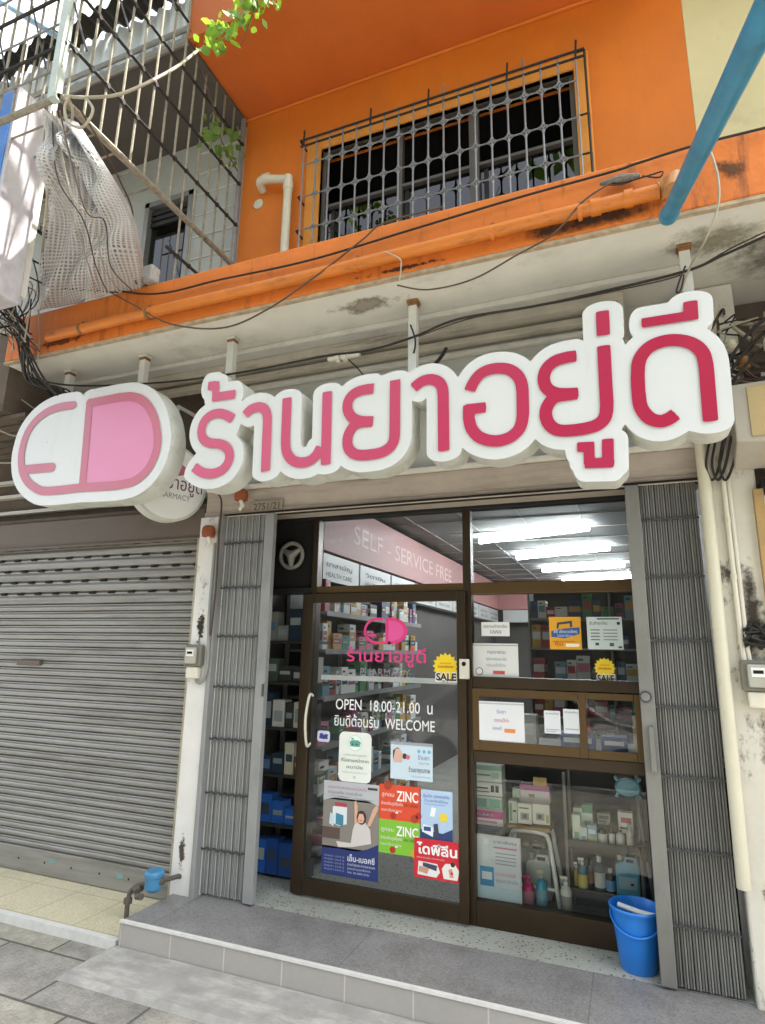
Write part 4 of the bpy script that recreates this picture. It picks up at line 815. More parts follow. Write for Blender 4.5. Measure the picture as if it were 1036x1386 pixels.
def d4(R_, T_, D_, G_, W, H):
    R_(0, .28, 1, .82, '#86807a', 0); R_(0, .8, 1, 1, '#b9bac0', 0); R_(0, 0, 1, .30, '#1d2f6e', 0)
    G_([(0, .78), (.2, .82), (.5, .84), (.8, .82), (1, .78), (1, .82), (0, .84)], '#b9bac0', 1); G_([(0, .26), (.3, .29), (.6, .27), (.82, .32), (1, .38), (1, .28), (0, .22)], '#1d2f6e', 1)
    T_('บรรเทาอาการนอนไม่หลับ', .08, .92, .045, '#a8587c', .7); T_('อ่อนเพลีย ปวดเมื่อย', .08, .865, .04, '#5a5a86', .62); R_(.8, .94, .97, .965, '#333333', 1)
    R_(0, .38, .32, .5, '#5a4a44', 2)                                    # furniture
    G_([(.18, .55), (.30, .52), (.44, .55), (.44, .73), (.30, .76), (.18, .72)], '#dfe6ea', 3); R_(.22, .73, .43, .77, '#b04050', 4); G_([(.24, .54), (.38, .52), (.38, .64), (.24, .66)], '#3a86a0', 4); G_([(.12, .54), (.2, .51), (.22, .62), (.14, .66)], '#c4dce4', 4)
    G_([(.30, .30), (.55, .32), (.88, .38), (.86, .52), (.76, .60), (.6, .60), (.55, .50), (.52, .36), (.26, .36)], '#d3ccc8', 4)  # seated torso
    G_([(.58, .56), (.64, .58), (.63, .76), (.60, .82), (.57, .80)], '#d8a890', 5); G_([(.80, .56), (.86, .56), (1.0, .76), (.97, .80), (.9, .74)], '#d8a890', 5)
    D_(.70, .64, .085, '#3c2620', 5, n=16, ratio=1.25); G_([(.63, .62), (.66, .58), (.73, .585), (.755, .63), (.73, .68), (.66, .68)], '#dcae98', 6); R_(.67, .605, .71, .612, '#a04040', 7)
    T_('เอ็น-เบอคซี่', .47, .17, .085, '#e8eaf2', .47, bold=.01); T_('ช่วยบำรุงประสาทและสมอง', .47, .125, .035, '#d0d4e4', .48)
    T_('สอบถามเภสัชกร', .47, .085, .03, '#c0c6dc', .4); T_('โทร. 02-000-2151', .47, .045, .03, '#c0c6dc', .38)
    for i in range(5): T_('วิตามินบี 1 บี 6 บี 12', .05, .19 - .035 * i, .024, '#aab4d4', .36)
poster('vitamin_poster', 'tall poster of a seated woman stretching her arms above a navy band', (437, 1059, 513, 1188), colm('#86807a'), d4)
def d5(c, c2, ex):
    def d(R_, T_, D_, G_, W, H):
        T_('ลูกอม', .06, .66, .16, '#f4e8e0', .3); T_('ZINC', .42, .56, .40, '#f8f4f0', .52, bold=.02); T_('อม อร่อย', .6, .42, .13, c2, .34)
        T_('ช่วยเสริมภูมิคุ้มกัน', .05, .42, .12, '#f8e8e0', .52); T_('บรรเทาเจ็บคอ ชุ่มคอ', .05, .24, .10, '#f0e0d8', .5)
        D_(.34, .12, .07, '#b02818', n=14, rr=None); D_(.85, .1, .09, ex, n=12); D_(.95, .2, .07, '#b03020', n=12); R_(.4, .2, .46, .24, '#ffffff')
        if c == 'o': D_(.2, .97, .1, '#a83818', n=12)
    return d
poster('zinc_poster', 'orange red ZINC poster in the middle of the door glass', (514, 1063, 570, 1111), colm('#dd4a28'), d5('o', '#8c2a18', '#b03a20'))
poster('zinc_poster', 'lime green ZINC poster directly under the orange one', (513, 1111, 570, 1157), colm('#7fbf34'), d5('g', '#2e4a18', '#d4a828'), y=YP)
def d6(R_, T_, D_, G_, W, H):
    T_('อุ่นใจ ปลอดภัย', .1, .86, .08, '#5878b8', .8); T_('ร้านยาใกล้บ้าน', .14, .77, .07, '#5878b8', .72); R_(.14, .72, .8, .735, '#8aa4d0')
    G_([(0, 0), (1, 0), (1, .30), (.7, .20), (0, .24)], '#203870'); D_(.72, .5, .13, '#e8d040'); G_([(.3, .5), (.45, .5), (.5, .66), (.36, .68)], '#f0f4f8'); G_([(.06, .2), (.4, .12), (.42, .3), (.1, .34)], '#e8eef4', 1); R_(.12, .22, .34, .3, '#2a4a8a', 2); G_([(.45, .12), (.6, .12), (.55, .38), (.42, .36)], '#36405c', 2)
poster('pharmacist_poster', 'light blue poster with a yellow disc and navy foot, right side of the door glass', (569, 1070, 613, 1142), colm('#b4cce8'), d6)
def d7(R_, T_, D_, G_, W, H):
    T_('ไดฟีลีน', .06, .62, .34, '#f8f0f0', .9, bold=.03, l=2); T_('บรรเทาปวดข้อ ปวดกล้ามเนื้อ', .06, .50, .06, '#f0c0c0', .62, l=2)
    G_([(.08, .08), (.5, .06), (.58, .2), (.52, .4), (.1, .42)], '#e8e4e4', 1); G_([(.1, .16), (.3, .12), (.34, .26), (.12, .3)], '#c89880', 2); G_([(.2, .3), (.5, .22), (.52, .36), (.2, .4)], '#3a4658', 2)
    G_([(.66, .06), (.96, .06), (1, .3), (.9, .46), (.7, .44), (.62, .3)], '#ece6e2', 1); D_(.86, .44, .05, '#3a2a26', 2, n=12); G_([(.8, .1), (.88, .12), (.84, .34), (.76, .3)], '#d8a088', 2); D_(.84, .22, .03, '#d02030', 3, n=10)
poster('pain_relief_poster', 'bright red poster with large white Thai lettering at the lower right of the door', (561, 1137, 622, 1191), colm('#cf1c30'), d7, y=YP - .006)
def burst(lbl, px, y, word):
    def d(R_, T_, D_, G_, W, H):
        D_(.5, .56, .5, '#e8c81c', 0, n=32, rr=.40 * W); T_(word, .1, .0, .44, '#e8e4dc', .86, bold=.09, l=1); T_(word, .14, .03, .38, '#26180c', .78, bold=.03, l=3); R_(.2, .5, .8, .56, '#d8a010', 1); R_(.28, .64, .72, .7, '#d8a010', 1); T_('ราคาพิเศษ', .2, .5, .14, '#b85a10', .6, l=2)
    poster('sale_sticker', lbl, px, None, d, y=y, cat='sticker')
burst('yellow starburst SALE sticker on the door glass beside the white lock box', (586, 886, 621, 922), YP, 'SALE')
YQ = YD - .0
burst('yellow starburst SALE sticker on the fixed window under the white and yellow posters', (804, 889, 834, 924), YQ + .005, 'SALE')
poster('small_notice', 'small white Thai notice taped high on the fixed window', (652, 842, 690, 861), colm('#dcdcde'), lambda R_, T_, D_, G_, W, H: (T_('สแกนชำระเงิน', .08, .6, .28, '#3a4454', .84), T_('ได้ที่นี่', .3, .18, .28, '#3a4454', .4)), y=YQ + .005, cat='notice')
poster('paper_notice', 'white paper notice with a red mark at the lower left of the upper fixed window', (641, 871, 702, 917), colm('#d6d6d6'), lambda R_, T_, D_, G_, W, H: (R_(0, .93, 1, .96, '#9aa0a0'), T_('กรุณาสวม', .32, .70, .14, '#7a8aa8', .4), T_('หน้ากากอนามัย', .3, .5, .12, '#8a9ab0', .44), T_('ก่อนเข้าร้าน', .3, .32, .12, '#8a9ab0', .42), R_(.44, .1, .7, .2, '#c84848')), y=YQ + .005, cat='notice')
def d8(R_, T_, D_, G_, W, H):
    G_([(.06, .38), (.5, .34), (.95, .48), (.96, .68), (.5, .64), (.06, .56)], '#28549c'); G_([(.24, .6), (.74, .68), (.74, .86), (.28, .8)], '#d89a18', 1); G_([(.24, .64), (.3, .64), (.32, .76), (.66, .8), (.66, .68), (.73, .68), (.73, .88), (.26, .82)], '#2a3a50', 2)
    T_('ฟรี! ปรึกษาเภสัชกร', .14, .5, .13, '#e8ecf4', .74, l=3); T_('ไม่มีค่าใช้จ่าย', .24, .38, .1, '#d0dcf0', .5, l=3); T_('คุ้ม', .16, .12, .16, '#a83818', .26); R_(.5, .08, .92, .18, '#f0e8d0'); R_(.08, .22, .8, .26, '#c87818')
poster('yellow_poster', 'square yellow poster with a blue slanted banner in the upper fixed window', (744, 835, 787, 879), colm('#e0a020'), d8, y=YQ + .005)
def d9(R_, T_, D_, G_, W, H):
    T_('รับชำระเงิน', .08, .76, .13, '#27323c', .5); R_(.3, .92, .92, .96, '#2c4a44'); D_(.9, .8, .05, '#27323c', n=10)
    for i in range(4): R_(.1, .58 - i * .1, .36, .61 - i * .1, '#56666e'); R_(.46, .58 - i * .1, .86, .61 - i * .1, '#7a8a92')
    R_(.22, .12, .32, .2, '#3a464e'); R_(.62, .1, .74, .2, '#4a565e'); R_(.86, .04, .96, .1, '#2c4a44')
poster('white_poster', 'square white printed poster right of the yellow poster', (795, 835, 843, 879), colm('#cfdadb'), d9, y=YQ + .005)
poster('hatch_notice', 'white paper with faint lettering and an orange mark on the serving hatch pane', (649, 950, 710, 1003), colm('#dfe0e4'), lambda R_, T_, D_, G_, W, H: (R_(0, .93, 1, .97, '#b8bcbc'), T_('รับยา', .4, .7, .13, '#7a86b8', .2), T_('ตรงนี้ค่ะ', .34, .48, .13, '#c87a94', .34), T_('ช่องนี้', .3, .28, .11, '#8a94c0', .2), R_(.56, .22, .8, .32, '#e08a48')), y=YD - .043, cat='notice')
poster('payment_notice', 'left sheet of the white paper pair at the right end of the hatch pane', (737, 962, 759, 993), colm('#dcdfe4'), lambda R_, T_, D_, G_, W, H: (T_('สแกนที่นี่', .1, .84, .1, '#4a5668', .8), R_(.1, .16, .9, .2, '#9aa4b4'), R_(.1, .08, .7, .11, '#9aa4b4')), y=YD - .043, cat='notice')
poster('payment_notice', 'right sheet of the white paper pair at the right end of the hatch pane', (763, 960, 785, 993), colm('#dcdfe4'), lambda R_, T_, D_, G_, W, H: (T_('จ่ายเงิน', .1, .84, .1, '#4a5668', .8), R_(.1, .16, .9, .2, '#9aa4b4')), y=YD - .043, cat='notice')
def d10(R_, T_, D_, G_, W, H):
    R_(.03, .02, .97, .98, '#dfe4ee', 0); R_(.03, .02, .97, .2, '#c8dcec', 1); R_(.12, .2, .42, .5, '#3a98cc', 1); G_([(.14, .5), (.40, .5), (.34, .62), (.30, .84), (.22, .84), (.20, .62)], '#e4eaf0', 1); R_(.2, .84, .32, .94, '#f2f4f6', 1); R_(.16, .3, .38, .42, '#e8eef4', 2)
    T_('ราคาพิเศษ', .42, .88, .07, '#5a3a6a', .5); R_(.42, .80, .92, .825, '#d870a0', 1)
    for i in range(4): R_(.46, .72 - i * .055, .9, .735 - i * .055, '#9a94b0', 1)
    T_('แอลกอฮอล์', .46, .38, .08, '#d070a8', .42); T_('สบู่เหลวล้างมือ', .46, .28, .07, '#7a86c0', .46)
poster('bottle_poster', 'white framed poster of a bottle of blue liquid low in the display window', (643, 1131, 706, 1218), colm('#dcdce0'), d10, y=YD + .03, thick=.006)
x0, x1, z0, z1 = RY(642, 901, 656, 916, YQ); b = MB(); b.lathe([(.024, -.004), (.024, 0)], ((x0 + x1) / 2, YQ + .006, (z0 + z1) / 2), M_bar_d, 20, 'Y'); b.discY((x0 + x1) / 2, (z0 + z1) / 2, .02, YQ + .0005, M_white); b.build('round_badge', label='small round white disc with a black rim on the window beside the lock box', cat='badge')
# ------------------------------------------------------------------ goods in the display window
def PXZ(px, py, y): v = PY(px, py, y); return v.x, v.z
def carton(name, label, px, y, base, marks, depth=.07, group=None, cat='box'):
    x0, x1, z0, z1 = RY(*px, y); b = MB(); b.box(x0, x1, y, y + depth, z0, z1, colm(base, .55)); W, H = x1 - x0, z1 - z0; f = y - .0012
    for k, (u0, v0, u1, v1, c) in enumerate(marks):
        if isinstance(c, tuple): b.text(c[0], x0 + u0 * W, z0 + v0 * H, (v1 - v0) * H, f - .001 - k * .0004, colm(c[1]), width=(u1 - u0) * W)
        else: b.quadY(x0 + u0 * W, x0 + u1 * W, z0 + v0 * H, z0 + v1 * H, f - k * .0004, colm(c))
    return b.build(name, label=label, cat=cat, group=group)
ys = 4.12
carton('mask_box', 'green and white box topmost of the tall stack at the left of the display window', (642, 1036, 679, 1058), ys, '#e4ece6', [(0, .7, 1, 1, '#9cc4ac'), (.1, .35, .6, .45, '#7a9a88'), (.65, .2, .9, .6, '#b8d0c4')], .12)
carton('mask_box', 'white box with small dark figures, second from the top of the tall stack', (642, 1059, 680, 1077), ys, '#ececec', [(.1, .5, .5, .62, '#4a4a4a'), (.6, .3, .72, .8, '#3a3a40'), (.76, .3, .88, .8, '#3a3a40'), (.1, .25, .55, .33, '#7a7a7a')], .12)
carton('mask_box', 'teal printed box third from the top of the tall stack', (642, 1078, 680, 1095), ys, '#a8c8bc', [(.08, .15, .45, .8, '#5c9c8c'), (.55, .15, .92, .8, '#6cac9c'), (0, .85, 1, 1, '#dce4e0')], .12)
carton('mask_box', 'magenta and white box at the bottom of the tall stack', (642, 1096, 681, 1117), ys, '#ece0e8', [(0, .45, 1, .95, '#c42a8a'), (.1, .6, .7, .8, ('CARE', '#f0e0ea')), (.1, .15, .8, .3, '#c888b0')], .12)
x0, x1, z0, z1 = RY(642, 1118, 676, 1134, ys); b = MB(); b.box(x0, x1, ys - .02, ys + .2, .02, z1, mat('blue_crate', '#2f4f8c', .4)); b.box(x0 - .006, x1 + .006, ys - .026, ys + .206, z1 - .03, z1 - .004, MATS['blue_crate']); b.build('plastic_crate', label='dark blue plastic crate under the tall stack of mask boxes', cat='crate', bevel=.006)
# step stool
M_stool = mat('white_stool_tube', '#e6e8e8', .35, metal=.1)
st = thing('step_stool', 'white tubular step stool with a wooden top holding cartons in the display window', 'stool', (-.68, 4.22, 0))
xa, xb = PY(688, 1118, 4.15).x, PY(746, 1118, 4.15).x; zt_ = PY(715, 1118, 4.15).z
b = MB(); b.box(xa, xb, 4.13, 4.38, zt_ - .02, zt_, mat('pale_wood_seat', '#a8804e', .5, stretch=(3, 40, 40), var=.25)); b.build('seat', st, bevel=.005)
for k, (y, tw) in enumerate(((4.14, 0), (4.34, .0))):
    sp = .05; b = MB(); b.tube(curvy([(xa - sp, y - .03 + k * .06, 0), (xa + .0, y, zt_ - .16), (xa + .015, y, zt_ - .07), (xa + .05, y, zt_ - .03), (xb - .05, y, zt_ - .03), (xb - .015, y, zt_ - .07), (xb, y, zt_ - .16), (xb + sp, y - .03 + k * .06, 0)], 5), .013, M_stool, 10); b.build('leg', st)
MB().tube([(xa - .02, 4.13, zt_ - .33), (xb + .02, 4.13, zt_ - .33)], .010, M_stool).build('stretcher', st)
yb_ = 4.15
carton('medicine_carton', 'pink and white carton on top of the pile on the stool', (704, 1063, 744, 1087), yb_ + .09, '#ecd4e2', [(0, .7, 1, 1, '#c07aa4'), (.2, .2, .8, .6, '#dcdcdc'), (.3, .3, .5, .5, '#c88098')], .09)
carton('medicine_carton', 'small pale green carton at the upper left of the pile on the stool', (694, 1067, 704, 1087), yb_ + .08, '#c4d4c4', [(.1, .2, .9, .4, '#6a9a78')], .08)
carton('medicine_carton', 'narrow green striped carton at the left of the row on the stool', (689, 1084, 700, 1114), yb_, '#c8d0c4', [(.1, .1, .4, .9, '#5c9468'), (.5, .5, .9, .6, '#404840')], .07)
carton('medicine_carton', 'white carton with a round emblem in the middle of the row on the stool', (701, 1088, 720, 1115), yb_, '#ecebe4', [(.2, .2, .8, .55, '#a8a49c'), (.35, .28, .65, .48, '#40403c'), (.1, .75, .8, .82, '#5c6454')], .07)
carton('medicine_carton', 'white carton with a round emblem at the right of the row on the stool', (721, 1089, 744, 1116), yb_, '#eeebe0', [(.2, .2, .7, .55, '#aca89e'), (.3, .28, .55, .48, '#40403c'), (.8, .1, .95, .5, '#c8b464')], .07)
carton('paper_bag', 'small yellow card leaning on the cartons on the stool', (722, 1053, 740, 1064), yb_ + .06, '#c8a868', [], .02, cat='card')
# jerrycans, bottles
def jerry(name, label, px, y, m, cap, handle=True, lab=None):
    x0, x1, z0, z1 = RY(*px, y); W, H = x1 - x0, z1 - z0; t = thing(name, label, 'jerrycan', ((x0 + x1) / 2, y + .07, z0))
    b = MB(); prof = [(x0, z0), (x1, z0), (x1, z0 + H * .8), (x1 - W * .05, z0 + H * .97), (x1 - W * .12, z0 + H)]
    prof += [(x0 + W * .45, z0 + H), (x0 + W * .36, z0 + H * .86), (x0 + W * .08, z0 + H * .82), (x0, z0 + H * .76)]
    n = len(prof); b.add([(p[0], yy, p[1]) for yy in (y, y + .13) for p in prof], [tuple(range(n)), tuple(range(n, 2 * n))[::-1]] + [(i, n + i, n + (i + 1) % n, (i + 1) % n) for i in range(n)], m); b.build('body', t, bevel=W * .06, seg=3)
    b = MB(); b.box(x0 + W * .48, x1 - W * .2, y - .002, y + .0, z0 + H * .86, z0 + H * .94, M_dark); b.build('handle_opening', t)
    b = MB(); b.lathe([(W * .13, 0), (W * .13, H * .1), (W * .11, H * .12)], (x0 + W * .2, y + .06, z0 + H * .84), cap, 14); b.build('cap', t)
    if lab: b = MB(); b.box(x0 + W * .12, x1 - W * .12, y - .003, y + .001, z0 + H * .2, z0 + H * .5, lab); b.box(x0 + W * .6, x0 + W * .75, y - .004, y - .0031, z0 + H * .3, z0 + H * .36, M_prt); b.build('label', t)
M_jw = mat('translucent_white_plastic', '#d6dcda', .35, var=.04); M_jb = mat('blue_liquid_plastic', '#68b0d0', .25, var=.04)
jerry('jerrycan', 'cloudy white jerrycan standing behind under the stool', (704, 1142, 742, 1190), 4.42, M_jw, M_ivory)
jerry('jerrycan', 'cloudy white jerrycan in front under the stool', (712, 1156, 746, 1218), 4.22, M_jw, M_ivory)
def bottle(name, label, px, y, m, capm, kind='cap', labm=None, group=None, sh=.7, cat='bottle'):
    x0, x1, z0, z1 = RY(*px, y); W, H = x1 - x0, z1 - z0; r = W / 2; c = ((x0 + x1) / 2, y + r, z0)
    t = thing(name, label, cat, c, group)
    b = MB(); b.lathe([(r * .9, 0), (r, H * .03), (r, H * (sh - .08)), (r * .8, H * sh), (r * .35, H * (sh + .08)), (r * .33, H * (sh + .12))], c, m, 16); b.build('body', t)
    b = MB()
    if kind == 'cap': b.lathe([(r * .45, H * (sh + .1)), (r * .45, H * .99), (r * .4, H)], c, capm, 14)
    else:
        b.lathe([(r * .4, H * (sh + .1)), (r * .4, H * (sh + .17)), (r * .15, H * (sh + .18)), (r * .15, H * .97)], c, capm, 12)
        b.box(c[0] - r * .9, c[0] + r * .35, c[1] - r * .2, c[1] + r * .2, z0 + H * .93, z0 + H, capm); b.tube([(c[0] - r * .6, c[1], z0 + H * .92), (c[0] - r * .7, c[1], z0 + H * .82)], r * .1, capm, 6)
    b.build('spray_head' if kind != 'cap' else 'cap', t)
    if labm: b = MB(); b.lathe([(r * 1.015, H * .12), (r * 1.015, H * (sh - .18))], c, labm, 16, close=False); b.build('label', t)
M_pinkl = mat('magenta_liquid', '#dc1e78', .15, var=.05); M_bluel = mat('cyan_liquid', '#2f9cc8', .15, var=.05); M_amber = mat('dark_bottle_glass', '#3a2a1c', .15); M_wb = mat('white_bottle', '#e6e6e2', .35)
bottle('bottle', 'magenta pump bottle on the floor of the display window', (706, 1186, 722, 1230), 4.06, M_pinkl, M_pinkl, 'spray', mat('pink_label', '#d88aa8', .5))
bottle('bottle', 'light blue pump bottle beside the magenta one', (725, 1180, 740, 1232), 4.06, M_bluel, M_ivory, 'spray', mat('blue_label', '#7ab4cc', .5))
bottle('spray_bottle', 'white spray bottle standing right of the stool legs', (758, 1189, 774, 1241), 4.04, M_wb, M_wb, 'spray', mat('grey_label', '#9a9c98', .5))
# black rack
rk = thing('display_rack', 'black two shelf rack with chrome posts at the right of the display window', 'rack', (-.22, 4.25, 0))
za, zb = PY(810, 1143, 4.1).z, PY(810, 1210, 4.1).z; rx0, rx1 = PY(767, 1140, 4.1).x, PY(868, 1150, 4.1).x
M_blk = mat('black_rack_metal', '#17181a', .4)
for x in (rx0, rx1):
    for y in (4.10, 4.40): MB().tube([(x, y, 0), (x, y, za + .38)], .010, M_alu, 8).build('post', rk)
for z in (za, zb): b = MB(); b.box(rx0, rx1, 4.10, 4.40, z - .025, z, M_blk); b.box(rx0, rx1, 4.095, 4.10, z - .03, z + .012, M_blk); b.build('shelf', rk)
yk = 4.12
carton('medicine_carton', 'green and white carton at the left end of the upper rack shelf, standing behind', (777, 1094, 789, 1143), yk + .08, '#e2ece0', [(.1, .7, .9, .9, '#6aa47c'), (.2, .3, .8, .35, '#5a6a5c')], .06)
carton('medicine_carton', 'pale carton in front at the left end of the upper rack shelf', (775, 1103, 786, 1141), yk, '#dfe8da', [(.2, .1, .8, .4, '#8cb49a')], .05)
carton('medicine_carton', 'white carton second from the left in front on the upper rack shelf', (786, 1120, 795, 1143), yk, '#eaf0f0', [(.2, .2, .8, .5, '#8ab4c8')], .05)
carton('medicine_carton', 'tall green topped carton standing behind in the middle left of the upper rack shelf', (789, 1090, 803, 1143), yk + .08, '#e6eee6', [(0, .8, 1, 1, '#5c9c74'), (.2, .4, .8, .6, '#6a9ab0')], .06)
carton('medicine_carton', 'blue and yellow carton in front on the upper rack shelf', (796, 1117, 808, 1146), yk, '#9cc0d0', [(0, 0, 1, .4, '#d8c878'), (.1, .6, .9, .8, '#f0f0f0')], .05)
carton('medicine_carton', 'grey and black printed carton behind the small bottles on the upper rack shelf', (809, 1101, 826, 1116), yk + .08, '#a8a8a4', [(.1, .5, .9, .8, '#2c2c2c'), (.1, .2, .7, .35, '#505050')], .06)
carton('medicine_carton', 'white and red carton at the right end of the upper rack shelf', (837, 1100, 857, 1128), yk + .08, '#ebebe6', [(.2, .5, .9, .75, '#b02c3c'), (.1, .2, .6, .3, '#5a5a5a')], .06)
bottle('bottle', 'short dark bottle with a wide white label on the upper rack shelf', (809, 1118, 822, 1147), yk, M_amber, M_seal, 'cap', M_white, sh=.8)
bottle('bottle', 'slim brown bottle with white label right of the wide dark bottle', (824, 1114, 832, 1148), yk, M_amber, M_seal, 'cap', M_white, sh=.75)
bottle('bottle', 'round white bottle with a dark cap on the upper rack shelf', (834, 1125, 846, 1150), yk, M_wb, M_seal, 'cap', None, sh=.8)
bottle('bottle', 'slim white bottle at the right end of the upper rack shelf', (848, 1117, 858, 1152), yk, M_wb, M_wb, 'cap', M_ivory, sh=.75)
bottle('bottle', 'yellow labelled spray bottle at the left end of the lower rack shelf', (777, 1168, 784, 1206), yk + .06, mat('yellow_plastic', '#c8a838', .4), M_wb, 'spray', None)
bottle('bottle', 'blue spray bottle with a yellow and white label on the lower rack shelf', (782, 1163, 795, 1208), yk, mat('teal_plastic', '#2a7a94', .3), M_wb, 'spray', mat('yellow_label', '#d0c060', .5))
bottle('bottle', 'dark bottle with orange label behind on the lower rack shelf', (794, 1165, 804, 1200), yk + .07, mat('dark_teal_glass', '#1c4a50', .2), M_seal, 'cap', mat('orange_label', '#b87a38', .5))
bottle('bottle', 'tall dark teal bottle with white cap in the middle of the lower rack shelf', (804, 1160, 819, 1208), yk, mat('dark_teal_glass', '#1c4a50', .2), M_white, 'cap', M_white, sh=.72)
bottle('bottle', 'short blue labelled bottle with white cap left of the blue jerrycan', (820, 1177, 833, 1211), yk, M_amber, M_white, 'cap', mat('sky_label', '#5a94c8', .5), sh=.72)
jerry('jerrycan', 'light blue jerrycan with white label at the right end of the lower rack shelf', (834, 1160, 866, 1215), yk, M_jb, M_white, lab=mat('pale_blue_label', '#a8c4d0', .5))
# mop
mp_ = thing('mop', 'pale blue oval mop head on a silver pole standing beside the rack behind the glass', 'mop', (0, 4.06, 0))
h = PY(850, 1066, 4.05)
b = MB(); vs = []; b.lathe([(.02, -.02), (.062, -.018), (.072, -.005), (.072, .005), (.055, .018), (.02, .022)], (h.x, 4.05, h.z), mat('mop_blue', '#7fb4c8', .4, var=.15, bump=.3), 20, 'Y')
for v in range(len(b.v)): x, y, z = b.v[v]; b.v[v] = (x, y, h.z + (z - h.z) * .72)
for k in (-1, 1):
    for q in (-1, 1): b.tube([(h.x + k * .05, 4.05, h.z + q * .03), (h.x + k * .068, 4.045, h.z + q * .055)], .010, MATS['mop_blue'], 6)
b.build('head', mp_)
p1 = PY(862, 1078, 4.05); p2 = PY(882, 1200, 4.05); MB().tube([p1, p2, p2 + (p2 - p1) * .15], .008, M_alu, 8).build('pole', mp_)
p3 = PY(872, 1152, 4.05); b = MB(); b.tube([p3 + Vector((0, 0, -.05)), p3 + Vector((0, 0, .05))], .022, M_blk, 10); b.tube([p3 + Vector((-.03, 0, .02)), p3 + Vector((.02, 0, .03))], .015, M_blk, 8); b.build('grip', mp_)
# blue bucket in front of the glass
bk = thing('bucket', 'bright blue plastic bucket in front of the shop window, half behind the right gate', 'bucket', (-.062, 3.795, -.002))
M_bk = mat('bright_blue_plastic', '#2377d0', .32, var=.04, scale=3)
b = MB(); c = (-.066, 3.79, -.002)
b.lathe([(r_ * .95, h_ * .96) for r_, h_ in [(.02, .004), (.088, .0), (.094, .008), (.118, .2), (.126, .285), (.137, .287), (.139, .298), (.134, .306), (.128, .304), (.124, .296), (.115, .2), (.090, .012), (.02, .012)]], c, M_bk, 40, close=False); b.build('body', bk)
b = MB(); b.tube([(c[0] + .124 * math.cos(t), c[1] + .124 * math.sin(t), .25 - .07 * max(0, math.sin(-t)) ) for t in np.linspace(math.pi, 2 * math.pi, 20)], .0055, M_bk, 8); b.build('handle', bk)
b = MB(); b.tube([(c[0] - .085, c[1] + .03, .27), (c[0] + .02, c[1] - .01, .262), (c[0] + .105, c[1] - .06, .27)], .013, M_wb, 10); b.build('stick', label='white plastic stick lying inside the blue bucket', cat='stick')
# ------------------------------------------------------------------ shelves inside the shop
rnd = random.Random(11)
M_shelf = mat('shop_shelf', '#8c8e8c', .5); M_shb = mat('shop_shelf_back', '#333331', .6)
PAL = ['#e4e8e6', '#d0dce4', '#6f9cae', '#c89a58', '#a84a44', '#2f5a88', '#4f8a54', '#e0dccf', '#a04a80', '#1f3f74', '#c8a030', '#ececea', '#b02a30', '#1f7a74', '#e6e6e2', '#3a2f30', '#d87a98', '#f0f0ee']
def prod(x0, x1, y0, y1, z0, z1, col, group, label, top=False):
    b = MB(); b.box(x0, x1, y0, y1, z0, z1, colm(col, .5)); W = z1 - z0
    c2 = rnd.choice(PAL)
    if abs(y1 - y0) > abs(x1 - x0) * .0: b.box(x1, x1 + .0015, y0 + .01, y1 - .01, z0 + W * .35, z0 + W * .7, colm(c2, .5)); b.box(x0 + .008, x1 - .008, y0 - .0015, y0, z0 + W * .35, z0 + W * .7, colm(c2, .5)); b.box(x1 + .0016, x1 + .0022, y0 + .015, (y0 + y1) / 2, z0 + W * .8, z0 + W * .87, M_prt); b.box(x1 + .0016, x1 + .0022, y0 + .015, (y0 + y1) / 2 + .02, z0 + W * .48, z0 + W * .55, M_white); b.box(x0 + .015, (x0 + x1) / 2, y0 - .0022, y0 - .0016, z0 + W * .8, z0 + W * .87, M_prt)
    b.build('product_box', label=label, cat='box', group=group)
def wall_shelf(name, label, xw, ya, yb, levels, depth, group, plabel, step, dens=.9):
    t = thing(name, label, 'shelf', (xw + depth / 2, (ya + yb) / 2, 0))
    b = MB(); b.box(xw, xw + .02, ya, yb, .05, levels[-1] + .35, M_shb)
    for k in range(int((yb - ya) / 1.0) + 1): b.box(xw + .02, xw + .05, ya + k * 1.0 - .012, ya + k * 1.0 + .012, .05, levels[-1] + .35, M_shelf)
    b.build('back_panel', t)
    for z in levels:
        b = MB(); b.box(xw + .02, xw + depth, ya, yb, z - .022, z, M_shelf); b.box(xw + depth, xw + depth + .006, ya, yb, z - .035, z + .006, M_shelf); b.build('shelf_board', t)
        y = ya + .02
        while y < yb - .1:
            wy = rnd.uniform(.35, 1.1) * step; h = rnd.uniform(.10, .27)
            if rnd.random() < dens: prod(xw + depth - .16, xw + depth - .02 - rnd.uniform(0, .03), y, y + wy * .93, z + .001, z + h, rnd.choice(PAL), group, plabel)
            y += wy
levs = [.12, .48, .84, 1.20, 1.56, 1.86]
wall_shelf('wall_shelf', 'long white shelving full of medicines along the left wall of the shop', -2.615, 4.4, 6.8, levs, .38, 'product boxes on the left wall shelves', 'small product box among many on the shelves along the left wall of the shop', .17)
def back_shelf(name, label, x0, x1, y, levels, group, plabel, step):
    t = thing(name, label, 'shelf', ((x0 + x1) / 2, y, 0))
    b = MB(); b.box(x0, x1, y + .33, y + .35, .05, levels[-1] + .35, M_shb)
    for k in range(int((x1 - x0) / .8) + 1): b.box(x0 + k * .8, x0 + k * .8 + .02, y, y + .33, .05, levels[-1] + .35, M_shelf)
    b.build('back_panel', t)
    for z in levels:
        b = MB(); b.box(x0, x1, y - .004, y + .329, z - .022, z, M_shelf); b.build('shelf_board', t); x = x0 + .03
        while x < x1 - .1:
            wx = rnd.uniform(.4, 1.2) * step
            if rnd.random() < .9: prod(x, x + wx * .92, y + .02, y + .2, z + .001, z + rnd.uniform(.1, .25), rnd.choice(PAL), group, plabel)
            x += wx
